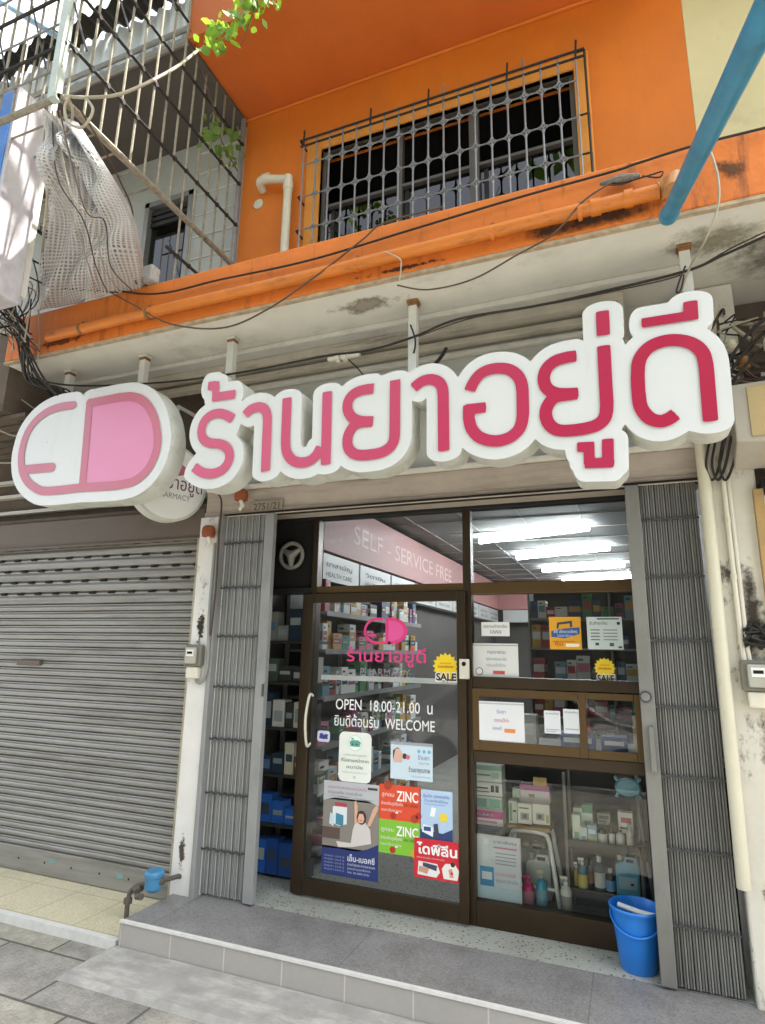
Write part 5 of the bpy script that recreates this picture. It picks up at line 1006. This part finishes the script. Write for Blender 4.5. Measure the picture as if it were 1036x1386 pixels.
back_shelf('product_shelf', 'grey shelving full of medicines standing across the shop behind the fixed window', -.98, .4, 6.6, [.6, .95, 1.3, 1.62, 1.92], 'product boxes on the shelves behind the fixed window', 'small product box among many on the shelving seen through the fixed window', .13)
# counter behind the hatch
ct = thing('service_counter', 'white service counter just inside the hatch window', 'counter', (-.45, 4.6, 0)); b = MB(); b.box(-.93, .5, 4.5, 4.9, .0, .90, mat('counter_front', '#202122', .6)); b.build('cabinet', ct); b = MB(); b.box(-.96, .5, 4.44, 4.95, .90, .94, M_shelf); b.build('countertop', ct, bevel=.005)
for i, (x, w_, h_, c_, l_) in enumerate(((-.80, .16, .2, '#c8ccc8', 'white carton on the counter left of the papers'), (-.48, .22, .10, '#35589a', 'flat blue carton on the counter behind the hatch papers'), (-.22, .16, .09, '#28488c', 'low blue tray on the counter behind the small hatch pane'), (-.02, .14, .22, '#c8c0a0', 'pale yellow carton on the counter at the right end of the hatch'))):
    b = MB(); b.box(x, x + w_, 4.5, 4.62, .941, .941 + h_, colm(c_)); b.box(x + .02, x + w_ - .02, 4.4985, 4.5, .95 + h_ * .3, .941 + h_ * .7, colm('#dfe3e3')); b.build('counter_carton', label=l_, cat='box', bevel=.003)
b = MB(); b.lathe([(.03, 0), (.03, .12), (.012, .15), (.012, .18)], (-.3, 4.55, .941), colm('#b0302c'), 14); b.build('sauce_bottle'.replace('sauce_', ''), label='small red bottle on the counter behind the hatch divider', cat='bottle')
# dark side bay shelf + wheel left of the door
sb = thing('side_shelf', 'narrow dark shelf of goods between the left gate and the sliding door', 'shelf', (-2.4, 4.2, 0))
for z in (.35, .68, 1.0, 1.32, 1.62): b = MB(); b.box(-2.60, -2.16, 4.08, 4.34, z - .02, z, M_shb); b.build('shelf_board', sb)
k = 0
for z in (.02, .35, .68, 1.0, 1.32, 1.62):
    x = -2.58
    while x < -2.22:
        w_ = rnd.uniform(.07, .13); h_ = rnd.uniform(.1, .24); b = MB(); b.box(x, x + w_ * .93, 4.1, 4.2, z + .001, z + h_, colm(rnd.choice(['#1f4c98', '#2864b8', '#14284c', '#20304a'] if z < .6 else ['#3a3a3a', '#8a8a84', '#c8c4b0', '#4a5a50', '#6a4a3a', '#2a3a4c', '#d0d0cc']))); b.box(x + .01, x + w_ * .8, 4.0985, 4.1, z + h_ * rnd.uniform(.2, .5), z + h_ * rnd.uniform(.55, .8), colm(rnd.choice(['#5a7aa0', '#8a9aa0', '#3a4a5c', '#a0a8a8'])))
        b.build('side_shelf_pack', label='small pack on the dark narrow shelf left of the sliding door', cat='box', group='packs on the narrow side shelf'); x += w_
wh = thing('vent_wheel', 'grey three spoked wheel fan behind the dark pane above the narrow side shelf', 'vent fan', PY(395, 752, 3.93))
wc = PY(395, 752, 3.92); M_wh = mat('grey_wheel', '#7d7c76', .5, var=.1)
b = MB(); b.tube([(wc.x + .092 * math.cos(t), 3.92, wc.z + .092 * math.sin(t)) for t in np.linspace(0, 2 * math.pi, 33)], .015, M_wh, 8, cap=False); b.build('rim', wh)
b = MB()
for q in (270, 32, 148): t = math.radians(q); b.tube([(wc.x, 3.915, wc.z), (wc.x + .085 * math.cos(t), 3.92, wc.z + .085 * math.sin(t))], [.034, .014], M_wh, 8)
b.build('spokes', wh)
# ------------------------------------------------------------------ balcony cage of the left neighbour
cg = thing('balcony_cage', 'rusty pale steel bar cage round the left balcony, bulging out over the canopy', 'window cage', (-3.6, 2.4, 4.05))
XC = -2.85; rn = random.Random(5)
b = MB()
for i, y in enumerate(np.arange(2.02, 3.66, .125)): b.tube([(XC, y, 4.65 if y < 2.9 else 4.1), (XC + rn.uniform(-.006, .006), y, 6.09 if y > 2.9 else 7.6)], .0085, M_bar_w, 6)
for x in np.arange(-5.5, -2.9, .125): b.tube([(x, 1.98, 4.65), (x + rn.uniform(-.01, .01), 1.98, 7.6)], .008, M_bar_w, 6)
for y in np.arange(2.02, 2.9, .125): b.tube([(-4.3, y, 4.65), (-4.3, y, 7.6)], .008, M_bar_w, 5)
for y in np.arange(2.1, 2.9, .16): b.tube([(-5.5, y, 4.66), (XC, y, 4.66)], .007, M_bar_w, 5)
for k in range(9): b.tube([(-5.4 + k * .32, 1.975, 6.9), (-4.6 + k * .32, 1.975, 4.9)], .006, M_bar_d, 5)
b.build('vertical_bars', cg)
b = MB()
for z in (5.02, 5.42, 5.82, 6.25, 6.7, 7.15): b.tube([(XC + .012, 1.98, z), (XC + .012, 2.88 if z > 6.1 else 3.64, z)], .011, M_bar_d, 6); b.tube([(-5.5, 1.965, z), (XC, 1.965, z)], .011, M_bar_d, 6)
b.tube([(XC + .012, 2.9, 4.3), (XC + .012, 3.64, 4.3)], .012, M_bar_d, 6)
for z in (4.85, 5.2, 5.62, 6.05): b.tube([(-5.5, 1.966, z), (XC, 1.966, z)], .006, M_bar, 5)
for z in (4.30, 5.02, 5.42, 5.82, 6.25, 6.7):
    for y in np.arange(2.02, 3.66, .125):
        if (z == 4.3 and y < 2.9) or (z > 6.1 and y > 2.88): continue
        if z != 4.3 or y >= 2.9: b.obox(Vector((XC + .012, y, z)), .010, .015, .015, Matrix.Rotation(math.radians(45), 3, 'X'), M_bar_d)
b.build('rails', cg)
b = MB(); b.tube([(XC, 1.98, 4.65), (XC, 3.66, 4.65)], .022, M_bar_w, 8); b.tube([(-5.5, 1.98, 4.65), (XC, 1.98, 4.65)], .02, M_bar_w, 8); b.tube([(XC, 3.66, 4.05), (XC, 3.66, 6.1)], .022, M_bar, 8); b.build('floor_frame', cg)
b = MB(); b.box(XC - .05, XC + .0, 1.94, 1.99, 4.62, 7.8, mat('corner_post_paint', '#a9b3ad', .5)); b.build('corner_post', cg)
# mesh sheet draped under the cage
def netmat():
    m = bpy.data.materials.new('shade_net'); m.use_nodes = True; t = m.node_tree; N = t.nodes; L = t.links; p = N['Principled BSDF']
    p.inputs['Roughness'].default_value = .5; p.inputs['Base Color'].default_value = (*lin('#bdbdbe'), 1); p.inputs['Subsurface Weight'].default_value = 0
    uv = N.new('ShaderNodeUVMap'); mp = N.new('ShaderNodeMapping'); mp.inputs['Scale'].default_value = (34, 62, 1); L.new(uv.outputs[0], mp.inputs[0])
    sp = N.new('ShaderNodeSeparateXYZ'); L.new(mp.outputs[0], sp.inputs[0]); mn = None
    for ax in 'XY':
        fr_ = N.new('ShaderNodeMath'); fr_.operation = 'FRACT'; L.new(sp.outputs[ax], fr_.inputs[0]); gt = N.new('ShaderNodeMath'); gt.operation = 'GREATER_THAN'; gt.inputs[1].default_value = .42; L.new(fr_.outputs[0], gt.inputs[0])
        mn = gt if mn is None else mn
        if ax == 'Y': mu = N.new('ShaderNodeMath'); mu.operation = 'MULTIPLY'; L.new(mn.outputs[0], mu.inputs[0]); L.new(gt.outputs[0], mu.inputs[1])
    inv = N.new('ShaderNodeMath'); inv.operation = 'SUBTRACT'; inv.inputs[0].default_value = 1; L.new(mu.outputs[0], inv.inputs[1]); L.new(inv.outputs[0], p.inputs['Alpha'])
    return m
M_net = netmat()
nu, nv = 34, 30; vs = []; uvs = []
Le = curvy([PY(x, y, d) for x, y, d in ((74, 168, 2.02), (66, 240, 2.15), (56, 330, 2.5), (46, 422, 2.905))], 10); Re = curvy([PY(x, y, d) for x, y, d in ((98, 162, 2.0), (132, 215, 2.08), (172, 285, 2.32), (186, 340, 2.6), (193, 390, 2.905))], 8)
for j in range(nv + 1):
    v = j / nv; Lp = Le[min(len(Le) - 1, round(v * (len(Le) - 1)))]; Rp = Re[min(len(Re) - 1, round(v * (len(Re) - 1)))]
    for i in range(nu + 1):
        u = i / nu; p = Lp.lerp(Rp, u)
        d = .06 * math.sin(7 * u + 3 * v) + .045 * math.sin(13 * v + 4 * math.sin(6 * u)) + .03 * abs(math.sin(11 * u + 8 * v)) + .035 * math.sin(15 * u - 9 * v + 1) + .025 * math.sin(21 * v + 6 * u) + .03 * math.sin(6 * v * (1 + u)) + .02 * math.sin(31 * u + 17 * v)
        vs.append(p + Vector((0.2, -.8, -.4)) * d * 1.45 * (1 - .5 * v) * min(1, 8 * u * (1 - u))); uvs.append((u, v))
b = MB(); b.add(vs, [(j * (nu + 1) + i, j * (nu + 1) + i + 1, (j + 1) * (nu + 1) + i + 1, (j + 1) * (nu + 1) + i) for j in range(nv) for i in range(nu)], M_net, True)
o = b.build('shade_net', label='crumpled grey shade net tied under the left balcony cage', cat='net', autos=180)
ul = o.data.uv_layers.new(name='UVMap')
for li, lp in enumerate(o.data.loops): ul.data[li].uv = uvs[lp.vertex_index]
# a sheet of backing behind the net
b = MB(); b.add([v + Vector((-.02, .05, .04)) for v in vs], [(j * (nu + 1) + i, j * (nu + 1) + i + 1, (j + 1) * (nu + 1) + i + 1, (j + 1) * (nu + 1) + i) for j in range(nv) for i in range(nu)], mat('translucent_plastic_sheet', '#b4b2b2', .22, var=.2, scale=5, dirt='#4a443d', dirt_amt=.6), True)
b.build('plastic_sheet', label='wrinkled grey plastic sheet lying against the back of the shade net', cat='plastic sheet', autos=180)
b = MB(); b.box(-2.99, -2.90, 2.86, 2.95, 4.03, 4.16, M_conc); b.build('concrete_lump', label='grey concrete lump on the canopy edge beside the shade net', cat='lump', bevel=.02, seg=3)
# white and blue lightbox
X1 = -3.4; q = [PX(25, 112, X1), PX(65, 150, X1), PX(30, 420, X1), PX(2, 300, X1)]
yf, yk2 = 2.09, 2.32; zb0, zb1 = 3.62, 5.06
lb = thing('projecting_lightbox', 'tall white projecting lightbox with a blue front at the upper left edge', 'lightbox', (X1 - .4, 2.2, zb0))
b = MB(); b.box(X1 - .9, X1, yf, yk2, zb0, zb1, mat('lightbox_white', '#b9b7bb', .35, var=.2, scale=2.2, dirt='#8f858c', dirt_amt=.6, dirt_scale=(5, 5, 4), dirt_lo=.45, dirt_hi=.65)); b.build('case', lb, bevel=.006)  # the dirt layer here paints dappled light and shade into the case colour
b = MB(); b.box(X1 - .88, X1 - .03, yf - .006, yf - .0, zb0 + .03, zb1 - .03, mat('lightbox_blue', '#2f74c4', .35, var=.08, scale=2)); b.build('front_panel', lb)
b = MB(); b.box(X1 - .05, X1 - .02, yk2 + .01, yk2 + .05, 3.7, 5.8, M_post); b.box(X1 - .3, X1 - .26, yk2, 2.9, 4.4, 4.44, M_bar_d); b.build('mounting_pole', lb)
# ------------------------------------------------------------------ cables
def cable(label, pts, r=.006, m=None, name='cable'):
    P = [PY(x, y, d) for x, y, d in pts]; b = MB(); b.tube(curvy(P, 8), r, m or M_cable, 6); return b.build(name, label=label, cat='cable')
F_ = 2.885
cable('long black cable running along the orange canopy face to a splice near the blue pipe', [(40, 350, 2.6), (100, 378, F_), (200, 398, F_), (300, 378, F_), (420, 352, F_), (560, 310, F_), (700, 268, F_), (830, 232, F_), (860, 222, F_), (940, 197, F_), (1040, 172, F_)], .007)
cable('thin black cable sagging from the splice with a free looped end', [(820, 246, 2.87), (840, 248, 2.86), (880, 237, 2.85), (897, 232, 2.85), (892, 240, 2.85), (870, 238, 2.85)], .004)
cable('brown cable sagging from the left balcony and rising across the orange canopy', [(150, 396, 2.86), (180, 412, 2.84), (230, 438, 2.82), (300, 444, 2.82), (360, 420, 2.82), (430, 372, 2.83), (490, 325, 2.84), (520, 302, 2.86), (600, 280, 2.87)], .0055, M_cableb)
cable('thin brown cable curving under the right half of the canopy', [(538, 386, 2.86), (580, 392, 2.84), (640, 378, 2.83), (700, 345, 2.83), (750, 316, 2.83), (790, 272, 2.83), (830, 246, 2.85)], .0045, M_cableb)
cable('long dark cable tied to the hanger posts under the white soffit', [(0, 495, 3.1), (80, 520, 3.15), (200, 519, 3.15), (320, 505, 3.15), (440, 482, 3.15), (500, 474, 3.15), (560, 456, 3.14), (620, 432, 3.15), (720, 415, 3.15), (800, 398, 3.15), (925, 368, 3.15), (980, 345, 3.15), (1040, 318, 3.1)], .007)
cable('second thin dark cable under the soffit between the middle and right posts', [(560, 458, 3.2), (640, 430, 3.3), (740, 412, 3.3), (840, 392, 3.3), (922, 372, 3.2), (990, 336, 3.15), (1040, 312, 3.1)], .004, M_cableb)
cable('pale cable hanging down the canopy face beside the blue pipe', [(962, 205, 2.87), (972, 240, 2.86), (972, 280, 2.86), (955, 325, 2.9), (935, 360, 3.1), (922, 395, 3.15)], .006, M_cablew)
cable('short black cable loop hanging at the right hanger post', [(928, 360, 3.12), (920, 380, 3.12), (916, 395, 3.12), (922, 392, 3.12), (926, 372, 3.12)], .005)
cable('short black tie hanging from the middle hanger post', [(556, 440, 3.14), (562, 458, 3.13), (562, 470, 3.13), (560, 478, 3.13)], .006)
cable('short slanted black cable dropping behind the sign from the soffit joint box', [(472, 487, 3.2), (484, 498, 3.2), (492, 508, 3.2)], .005)
cable('short thick black cable end dropping behind the sign right of the middle post', [(604, 472, 3.5), (598, 482, 3.4), (590, 492, 3.3)], .012)
cable('thin grey wire hooked over the orange pipe near the middle of the canopy', [(520, 340, 2.82), (541, 350, 2.82), (543, 362, 2.83), (541, 380, 2.85)], .004, M_cablew)
cable('pale thick vine like cable looping from the cage corner to the orange overhang', [(88, 130, 1.93), (120, 132, 1.93), (160, 128, 1.98), (200, 112, 2.1), (240, 90, 2.4), (270, 68, 2.7), (300, 55, 2.8)], .009, M_cablew)
cable('pale cable loop hanging at the cage corner', [(95, 130, 1.92), (88, 145, 1.92), (92, 165, 1.92), (112, 172, 1.92), (126, 150, 1.93), (118, 134, 1.93)], .008, M_cablew)
cable('pale cable hanging down the left edge of the shade net', [(92, 130, 1.92), (98, 160, 2.0), (70, 220, 2.05), (62, 300, 2.3), (58, 350, 2.6), (66, 395, 2.84), (60, 412, 2.86)], .008, M_cablew)
cable('thin dark cable crossing the shade net to its lower right corner', [(110, 150, 1.92), (140, 200, 2.1), (165, 250, 2.4), (180, 290, 2.6), (176, 350, 2.75), (185, 385, 2.84)], .006, M_cableb)
cable('grey cable curving along the bottom of the shade net', [(10, 360, 2.3), (40, 375, 2.6), (70, 388, 2.8), (120, 393, 2.84), (160, 396, 2.86)], .006, M_cableb)
cable('pale cable running down the left end of the orange canopy face', [(52, 420, 2.88), (54, 450, 2.88), (52, 480, 2.88), (50, 492, 2.88)], .006, M_cablew)
rc = random.Random(9)
for i in range(13):
    e = rc.uniform(-1, 1); f = rc.uniform(-1, 1); cable('black cable in the tangled bundle sweeping down behind the capsule sign at the left edge', [(-30, 330 + i * 9, 2.5), (8 + e * 10, 400 + f * 30, 2.65), (24 + f * 14, 452 + e * 16, 2.80), (48 + e * 16, 505 + f * 12, 2.92), (78 + f * 22, 540 + e * 14, 3.1), (110 + e * 30, 560 + f * 14, 3.3)], rc.choice([.0045, .006, .0075]), M_cable)['group'] = 'black cables bundled at the left edge'
for i in range(5):
    f = rc.uniform(-1, 1); cable('dark cable crossing the weathered boards left of the capsule sign', [(-20, 520 + i * 26, 3.0), (20, 540 + i * 22 + f * 8, 3.1), (60, 560 + i * 12, 3.2), (120, 575 + i * 8, 3.4)], .006, M_cable if i % 2 else M_cablew)['group'] = 'cables over the boards at the left edge'
for i in range(14):
    e, f, g_ = rc.uniform(-1, 1), rc.uniform(-1, 1), rc.uniform(-1, 1); cable('thin wire in the tangle over the left end of the orange canopy and the net', [(-10, 300 + 60 * e, 2.4), (22 + 12 * f, 350 + 40 * g_, 2.55), (30 + 25 * e, 400 + 14 * f, 2.75), (10 + 20 * g_, 440 + 10 * e, 2.8), (36 + 20 * f, 470 + 12 * g_, 2.86)], rc.choice([.0035, .005]), rc.choice([M_cable, M_cablew, M_cableb]))['group'] = 'thin wires over the left canopy end'
for i in range(4):
    cable('thin drooping wire looping in front of the shade net', [(66 + i * 5, 150, 1.95), (60 + 18 * i, 220 + 20 * i, 2.05), (100 + 14 * i, 300, 2.2), (120 + 10 * i, 360, 2.5), (130 + 16 * i, 398 - i * 2, 2.84)], .004, M_cableb if i % 2 else M_cablew)['group'] = 'thin wires in front of the shade net'
for i in range(6):
    p = [(rc.uniform(-10, 45), rc.uniform(400, 470), 2.6 + rc.uniform(0, .2)) for _ in range(5)]; cable('pale knotted wire in the tangle at the left end of the canopy', p, .006, M_cablew if i % 2 else M_cable)['group'] = 'knotted wires at the left end of the canopy'
for i, (xo) in enumerate((0, 12, 26)):
    cable('dark drooping cable in the clutter right of the sign', [(1050, 420 + i * 20, 3.2), (1010 + xo * .3, 455 + i * 15, 3.3), (985, 500 + i * 18, 3.35), (1000 + xo, 540 + i * 10, 3.4), (1045, 530 + i * 22, 3.4)], .008, M_cable)['group'] = 'dark cables right of the sign'
for i, xo in enumerate((960, 968, 978)):
    cable('dark wire loop dropping onto the top of the right pillar conduits', [(xo + 8, 560, 3.5), (xo, 600, 3.52), (xo - 4, 630, 3.55), (xo + 4, 650, 3.57), (xo + 14, 630, 3.56), (xo + 22, 590, 3.5)], .007, M_cable)['group'] = 'wire loops above the right pillar conduits'
cable('black wires running down the edge of the left pillar from above', [(285, 640, 3.5), (294, 665, 3.55), (300, 680, 3.57), (297, 720, 3.57), (292, 800, 3.57), (285, 860, 3.57)], .007, M_cableb)
# splice blob, joint fittings
b = MB(); p = [PY(x, y, 2.875) for x, y in ((812, 249), (826, 246), (842, 243), (856, 240), (866, 237))]; b.tube(p, [.008, .02, .028, .02, .01], mat('taped_splice', '#6d675e', .7, var=.5, scale=40, bump=.6), 10); b.build('cable_splice', label='grey taped cable splice on the canopy face left of the blue pipe', cat='cable splice')
b = MB(); p = PY(462, 484, 3.22); b.tube([p + Vector((-.09, 0, 0)), p + Vector((.13, 0, 0))], .016, M_ivory, 10); b.tube([p + Vector((-.03, 0, 0)), p + Vector((-.005, 0, 0))], .032, M_ivory, 10); b.tube([p + Vector((.02, 0, 0)), p + Vector((.045, 0, 0))], .032, M_ivory, 10); b.build('conduit_joint', label='cream conduit joint under the soffit behind the lettering', cat='conduit joint')
for lbl, (px, py), y in (('orange brown round cap on the top of the left pillar beside the sign', (330, 673), 3.6), ('orange brown round cap with a white tip on the left pillar above the shutter corner', (286, 722), 3.58)):
    p = PY(px, py, y); b = MB(); b.lathe([(.045, -.03), (.05, 0), (.045, .035), (.03, .05)], (p.x, p.y - .03, p.z), mat('orange_insulator', '#8a4420', .6, var=.2), 14); b.tube([(p.x, p.y - .03, p.z - .03), (p.x + .01, p.y - .02, p.z - .07), (p.x - .01, p.y - .03, p.z - .1)], .015, M_ivory, 8); b.build('insulator_cap', label=lbl, cat='insulator')
b = MB(); rc2 = random.Random(8)
for i in range(16):
    q0 = PY(rc2.uniform(975, 1036), rc2.uniform(430, 560), 3.45); pp = [q0 + Vector((rc2.uniform(-.12, .12), rc2.uniform(-.05, .05), rc2.uniform(-.12, .12))) for _ in range(5)]; b.tube(curvy(pp, 5), rc2.choice([.005, .008, .011]), rc2.choice([M_cable, M_cableb, M_cable, M_cablew]), 5)
b.build('wire_tangle', label='dense tangle of old wires under the canopy right of the sign', cat='wires')
for k, (px, py) in enumerate(((990, 470), (1006, 492), (982, 515))):
    q0 = PY(px, py, 3.40); MB().lathe([(.018, -.03), (.035, -.02), (.02, -.008), (.035, .004), (.02, .016), (.028, .03)], q0, M_pvcw if k != 1 else M_rust, 14).build('cable_insulator', label=['upper pale ribbed insulator in the wires right of the sign', 'rusty ribbed insulator in the wires right of the sign', 'lower pale ribbed insulator close to the edge of the sign'][k], cat='insulator')
# right neighbour's sign box and clutter
rb = thing('yellow_sign_box', 'pale yellow sign box projecting from the right neighbour, cut by the photo edge', 'sign', (.9, 3.5, 2.5))
xr, zr0, zr1 = PY(985, 600, 3.42).x, 2.52, 2.93
b = MB(); b.add([(xr + .02, 3.30, zr1 - .03), (xr + 1.0, 3.30, zr1), (xr + 1.0, 3.56, zr1 + .02), (xr + .04, 3.56, zr1), (xr + .02, 3.30, zr0 + .08), (xr + 1.0, 3.30, zr0), (xr + 1.0, 3.56, zr0), (xr + .04, 3.56, zr0)], [(0, 1, 2, 3), (7, 6, 5, 4), (4, 5, 1, 0), (5, 6, 2, 1), (6, 7, 3, 2), (7, 4, 0, 3)], mat('sign_box_ivory', '#a39c90', .5, var=.06)); b.build('case', rb, bevel=.008)
b = MB(); b.box(xr + .09, xr + .98, 3.293, 3.2995, zr0 + .1, zr1 - .05, mat('sign_box_yellow', '#a8946a', .5)); b.discY(xr + .23, zr0 + .14, .05, 3.291, mat('red_dot', '#b02020', .4), 20); b.build('yellow_panel', rb)
b = MB()
for i in range(5): b.box(.70, 3, 3.3 + i * .08, 3.36 + i * .08, 3.2 - i * .03, 3.23 - i * .03, M_brown_wall)
b.box(.7, 3, 3.15, 3.19, 3.02, 3.06, M_conc); b.box(.72, 3, 3.4, 3.42, 2.97, 2.99, M_conc); b.tube([(.72, 3.5, 3.3), (3, 3.45, 3.3)], .02, M_ivory, 8)
b.build('awning_frame', label='dark weathered awning boards and rails above the yellow sign box', cat='awning')
# ------------------------------------------------------------------ climbing plant
def leafmat(name, c, c2):
    m = mat(name, c, .5, var=.35, scale=14); p = m.node_tree.nodes['Principled BSDF']; p.inputs['Subsurface Weight'].default_value = 0
    t = m.node_tree; tr = t.nodes.new('ShaderNodeBsdfTranslucent'); tr.inputs[0].default_value = (*lin(c2), 1); mx = t.nodes.new('ShaderNodeMixShader'); mx.inputs[0].default_value = .4
    t.links.new(p.outputs[0], mx.inputs[1]); t.links.new(tr.outputs[0], mx.inputs[2]); t.links.new(mx.outputs[0], t.nodes['Material Output'].inputs['Surface']); return m
M_leaf = leafmat('vine_leaf', '#5f8a2c', '#a9cf3a'); M_leaf2 = leafmat('tree_leaf', '#4f6e2a', '#8fae3a')
def leaf(b, c, s, m, rn):
    a = Vector((rn.gauss(0, 1), rn.gauss(0, 1), rn.gauss(0, .6))).normalized(); d, e = cross_frame(a); t = rn.uniform(0, 6.28); u = d * math.cos(t) + e * math.sin(t); v = a.cross(u)
    b.add([c, c + u * s * .5 + v * s * .45, c + u * s * .9 + v * s * .28, c + u * s * 1.15, c + u * s * .9 - v * s * .28, c + u * s * .5 - v * s * .45], [(0, 1, 2, 3), (0, 3, 4, 5)], m)
vine = thing('climbing_vine', 'bright green vine hanging from above over the orange overhang corner', 'vine', (-2.6, 2.8, 6.0)); rv = random.Random(4)
P = [PY(x, y, d) for x, y, d in ((350, -20, 2.6), (335, 10, 2.62), (315, 40, 2.66), (290, 60, 2.7), (262, 70, 2.75))]
b = MB(); b.tube(curvy(P, 6), .006, M_cablew, 5); b.tube(curvy([PY(350, -10, 2.6), PY(338, 30, 2.6), PY(326, 62, 2.6)], 4), .003, M_cableb, 5); b.build('stem', vine)
b = MB()
for i in range(120):
    t = rv.random(); px = 285 + 75 * t + rv.gauss(0, 10); py = 58 - 70 * t + rv.gauss(0, 12); leaf(b, PY(px, py, 2.62 + rv.gauss(0, .06)), rv.uniform(.035, .085), M_leaf, rv)
b.build('leaves', vine)
vine2 = thing('climbing_vine', 'darker green vine leaves hanging through the cage bars beside the orange wall', 'vine', (-2.9, 3.2, 5.4))
b = MB(); b.tube(curvy([PX(258, 40, -2.82), PX(290, 150, -2.82), PX(300, 190, -2.82), PX(322, 232, -2.80)], 5), .005, M_cableb, 5); b.build('stem', vine2)
b = MB()
for i in range(48): t = rv.random(); leaf(b, PX(276 + 44 * t + rv.gauss(0, 7), 170 + 40 * t + rv.gauss(0, 13), -2.80 + rv.gauss(0, .03)), rv.uniform(.035, .085), M_leaf2, rv)
b.build('leaves', vine2)
# ------------------------------------------------------------------ the other side of the street (seen only in reflections)
def tree(name, label, x, y, h, rad, seed, n=4600):
    ox, oy = (-2.7, 2.1) if n == 1000 else (0, 0)
    rt = random.Random(seed); t = thing(name, label, 'tree', (x, y, -.2), 'street trees across the road')
    b = MB(); b.tube([(x, y, -.2), (x + .1, y, h * .3), (x - .05, y + .1, h * .55)], [.22, .17, .10], M_ir, 10)
    for k in range(6): a = k * 1.05; b.tube([(x, y, h * .45), (x + (ox if k else 0) * .6 + math.cos(a) * rad * .5, y + (oy if k else 0) * .6 + math.sin(a) * rad * .4, h * .72)], [.08, .02], M_ir, 6)
    b.build('trunk', t); b = MB(); cl = [(x + ox + rt.gauss(0, rad * .45), min(2.3, y + oy + rt.gauss(0, rad * .4)), h * .72 + rt.gauss(0, h * .13)) for _ in range(22)]
    for i in range(n): c = rt.choice(cl); leaf(b, Vector((c[0] + rt.gauss(0, rad * .2), c[1] + rt.gauss(0, rad * .2), c[2] + rt.gauss(0, rad * .18))), rt.uniform(.2, .42) if n > 2000 else rt.uniform(.16, .34), M_leaf2, rt)
    b.build('crown', t)
tree('street_tree', 'leafy street tree on the near pavement behind the camera, throwing dappled light', 1.9, -.6, 11.6, 2.0, 77, 1000)
for i, (x, y, h, r_) in enumerate(((-6, -10.5, 11, 3.2), (-.5, -11, 13, 3.4), (5.5, -10.5, 11, 3.0), (-11.5, -10.8, 12, 3.3))): tree('street_tree', 'leafy street tree across the road, seen mirrored in the window glass', x, y, h, r_, 20 + i)
opb = thing('opposite_building', 'pale row of shops across the road behind the camera', 'building', (0, -17, -.3))
b = MB(); b.box(-22, 22, -20, -15, -.3, 6.0, mat('opposite_wall', '#8e8c80', .8, var=.05)); b.build('wall', opb)
for i in range(11):
    for z0_, z1_ in ((.0, 2.6), (3.6, 5.0)): b = MB(); b.box(-20 + i * 4, -17.2 + i * 4, -14.999, -14.96, z0_, z1_, M_shutter if z0_ < 1 else M_seal); b.build('shutter' if z0_ < 1 else 'window', opb)
# parked car mirrored in the shopfront
car = thing('parked_car', 'white car parked at the kerb, mirrored faintly in the shop door', 'car', (-1.4, -2.2, -.3))
M_car = mat('white_car_paint', '#d4d6d6', .2, var=.01, coat=1); M_cg = mat('dark_car_glass', '#10161a', .05, var=0)
def prof(b, pts, y0, y1, m, inset=0):
    n = len(pts); b.add([(px_, y0 + inset * (pz_ > .9), pz_ - .3) for px_, pz_ in pts] + [(px_, y1 - inset * (pz_ > .9), pz_ - .3) for px_, pz_ in pts], [tuple(range(n)), tuple(range(n, 2 * n))[::-1]] + [(i, n + i, n + (i + 1) % n, (i + 1) % n) for i in range(n)], m)
xc = -3.6
b = MB(); prof(b, [(xc + u, v) for u, v in ((0, .3), (4.3, .3), (4.35, .6), (4.2, .82), (3.3, .95), (2.6, 1.38), (1.1, 1.42), (.35, .98), (.02, .9), (-.03, .6))], -3.1, -1.4, M_car, .16); b.build('body', car, bevel=.04, seg=3)
b = MB(); prof(b, [(xc + u, v) for u, v in ((.62, 1.0), (3.12, 1.0), (2.54, 1.34), (1.18, 1.36))], -3.0, -1.42, M_cg, .12); b.build('windows', car)
for u in (.85, 3.45):
    for y in (-1.42, -3.08): b = MB(); b.lathe([(.22, -.02), (.31, -.02), (.32, .02), (.31, .10), (.0, .10)], (xc + u, y - .06, .02), M_seal, 24, 'Y'); b.lathe([(.19, -.03), (.02, -.03)], (xc + u, y - .06, .02), M_alu, 20, 'Y'); b.lathe([(.19, .115), (.02, .12)], (xc + u, y - .06, .02), M_alu, 20, 'Y'); b.build('wheel', car)
